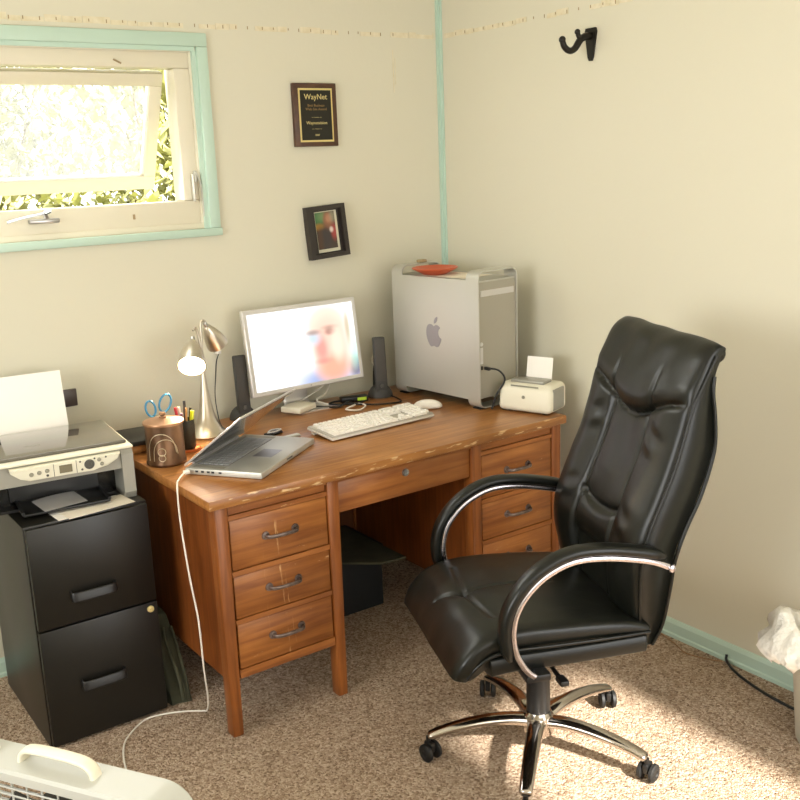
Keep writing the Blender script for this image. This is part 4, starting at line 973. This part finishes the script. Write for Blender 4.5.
# five-star base; angles measured in the room, minus the seat's turn
bmh = BM(); add_lathe(bmh, [(0, .13), (.036, .13), (.045, .11), (.045, .065), (.036, .055), (0, .055)], 32); obj('base_hub', bmh, m_polish, ch, smooth=40)
for k in range(5):
    a = math.radians(5+72*k-159); c, s = math.cos(a), math.sin(a)
    pts = [(c*r_, s*r_, z) for r_, z in ((.03, .100), (.09, .108), (.16, .106), (.23, .096), (.285, .082), (.318, .070))]
    bm = BM(); add_sweep(bm, catmull(pts, 6), rprof(.050, .030, 16, 2.4), (-s, c, 0), lambda t: 1.05-.35*t if t < .97 else .5); obj('base_leg', bm, m_polish, ch, smooth=60)
    ct = BM(); R_ = rotz(a) 
    yawc = a+[.9, -.5, 2.2, .3, 1.4][k]
    mt = Matrix.Translation((c*.318, s*.318, 0)) @ rotz(yawc)
    add_tube(ct, [mt @ Vector((0, 0, .070)), mt @ Vector((0, 0, .045))], .007, 10); add_box(ct, -.012, -.008, .026, .022, .008, .054, bev=.004, mtx=mt)
    cst = obj('caster', ct, m_black_plastic, ch, smooth=40)
    for sd in (-1, 1):
        wb_ = BM(); add_lathe(wb_, [(0, -.007), (.020, -.007), (.026, -.004), (.026, .004), (.020, .008), (.010, .008), (.008, .006), (0, .006)], 24, mtx=mt @ Matrix.Translation((.008, sd*.017, .0265)) @ Matrix.Rotation(-sd*PI/2, 4, 'X')); obj('wheel', wb_, m_black_rubber, cst, smooth=40)

# ------------------------------------------------------------------ waste bin by the right wall
tb = thing('waste_bin', 'grey waste bin by the right wall', 'bin', (-.168, -1.973, 0), 0)
lathe('body', m_trash, tb, [(0, .0), (.100, 0), (.106, .01), (.130, .30), (.136, .31), (.134, .315), (.126, .31), (.104, .012), (0, .012)], 40)
bgm = BM(); seg = 72; rings = []
prof = [(.095, .12), (.118, .24), (.126, .315), (.133, .335), (.150, .335), (.168, .325), (.176, .306), (.176, .290)]
for j, (r_, z) in enumerate(prof):
    ring = []
    for i in range(seg):
        a = 2*PI*i/seg; v = Vector((math.cos(a)*2.2, math.sin(a)*2.2, j*.35)); nz_ = noise.noise(v*2.4); n2_ = noise.noise(v*7+Vector((5, 3, 1)))
        k = max(0, (j-2))/5
        flare = math.exp(-((a-math.radians(155))/.8)**2)          # a fold stands out toward the room
        up = math.exp(-((a-math.radians(135))/.6)**2)
        rad = r_+(nz_*.045+n2_*.022)*k+flare*.048*k; zz = z+(n2_*.035+nz_*.03)*k+up*.075*ridge(j-3.4, 1.4)+.01*k
        rad = min(rad, (.145/max(.001, math.cos(a))) if math.cos(a) > .3 else 9)
        ring.append(bgm.verts.new((rad*math.cos(a), rad*math.sin(a), zz)))
    rings.append(ring)
for a, b in zip(rings, rings[1:]):
    for k in range(seg): bgm.faces.new((a[k], a[(k+1) % seg], b[(k+1) % seg], b[k]))
bo = obj('bin_liner', bgm, m_poly, None, smooth=180); bo.location = (-.168, -1.973, 0); tag(bo, 'crumpled white plastic bag lining the waste bin', 'bag')
so = bo.modifiers.new('thickness', 'SOLIDIFY'); so.thickness = .001
bm = BM(); bmesh.ops.create_icosphere(bm, subdivisions=3, radius=.075)
for v in bm.verts: v.co *= 1+.3*noise.noise(v.co*22)
mo = obj('wrapper', bm, m_maroon, None, smooth=30); mo.location = (-.205, -1.985, .33); tag(mo, 'dark maroon wrapper inside the lined waste bin', 'wrapper')
tag(tube('floor_cable', m_cord_b, None, [(-.020, -1.492, .030), (-.028, -1.50, .012), (-.06, -1.56, .006), (-.09, -1.66, .005), (-.105, -1.76, .005), (-.10, -1.84, .005), (-.05, -1.90, .005)], .0045), 'black cable on the carpet running from the baseboard to the bin', 'cable')
tag(tube('thin_cord', m_cord_br, None, [(-.024, -1.20, .006), (-.05, -1.30, .004), (-.075, -1.37, .004), (-.055, -1.44, .004), (-.032, -1.485, .006)], .0022), 'thin brown cord on the carpet along the right baseboard', 'cord')

# ------------------------------------------------------------------ box fan / heater at the lower left
fx = Vector((.53, -.85, 0)).normalized(); yf = math.atan2(fx.y, fx.x)
fn = thing('box_fan', 'white box fan with a cream handle in the lower left foreground', 'fan', (-2.168, -1.475, 0), yf)
FW, FT, FH, FR = .60, .095, .495, .07
def rrect(w_, z0, z1, r_, n=8):
    out = []
    for (cx, cz, a0) in ((w_/2-r_, z0+r_, -90), (w_/2-r_, z1-r_, 0), (-w_/2+r_, z1-r_, 90), (-w_/2+r_, z0+r_, 180)):
        for k in range(n+1): a = math.radians(a0+90*k/n); out.append((cx+r_*math.cos(a), cz+r_*math.sin(a)))
    return out
bm = BM(); O = rrect(FW, .02, FH, FR); I = rrect(FW-.05, .045, FH-.025, FR-.02); n = len(O)
V = [[bm.verts.new((x, y, z)) for x, z in Pq] for (Pq, y) in ((O, -FT/2+.006), (rrect(FW-.012, .026, FH-.006, FR-.006), -FT/2), (I, -FT/2), (I, FT/2), (rrect(FW-.012, .026, FH-.006, FR-.006), FT/2), (O, FT/2-.006))]
for a in range(6):
    A, B = V[a], V[(a+1) % 6]
    for k in range(n): bm.faces.new((A[k], A[(k+1) % n], B[(k+1) % n], B[k]))
obj('housing', bm, m_heater, fn, smooth=35)
def grille(y):
    bm = BM()
    for k in range(26):
        z = .055+k*(FH-.085)/25; add_tube(bm, [(-FW/2+.025, y, z), (FW/2-.025, y, z)], .0022, 6)
    for k in range(14):
        x = -FW/2+.04+k*(FW-.08)/13; add_tube(bm, [(x, y+.003, .045), (x, y+.003, FH-.025)], .0022, 6)
    return obj('grille', bm, m_heater, fn, smooth=60)
grille(-FT/2+.010); grille(FT/2-.010)
bm = BM(); add_lathe(bm, [(0, -.02), (.05, -.02), (.05, .02), (0, .02)], 24, c=(0, 0, 0), mtx=Matrix.Translation((0, 0, .262)) @ Matrix.Rotation(PI/2, 4, 'X')); obj('motor_hub', bm, m_grille_dark, fn, smooth=40)
for k in range(5):
    a = 2*PI*k/5; bm = BM(); M5 = Matrix.Translation((0, 0, .262)) @ Matrix.Rotation(a, 4, 'Y')
    add_prism(bm, [(-.02, .045), (.02, .045), (.075, .12), (.07, .19), (.0, .205), (-.04, .17)], 'y', -.003, .003)
    for v in bm.verts: v.co.y += v.co.x*.35
    for v in bm.verts: v.co = M5 @ v.co
    obj('blade', bm, m_grille_dark, fn)
bm = BM()
add_sweep(bm, catmull([(-.095, 0, FH-.002), (-.090, 0, FH+.016), (-.070, 0, FH+.028), (0, 0, FH+.031), (.060, 0, FH+.028), (.085, 0, FH+.016), (.092, 0, FH-.002)], 6), rprof(.030, .012, 16, 3), (0, 1, 0)); obj('carry_handle', bm, m_heater_hd, fn, smooth=50)
lathe('dial', m_heater_hd, fn, [(0, FH-.001), (.024, FH-.001), (.022, FH+.018), (.016, FH+.024), (0, FH+.025)], 24, c=(-.190, 0, 0))
for s in (-1, 1): box('foot', m_heater_hd, fn, s*.2-.02, -FT/2-.02, 0, s*.2+.02, FT/2+.02, .022, bev=.005)
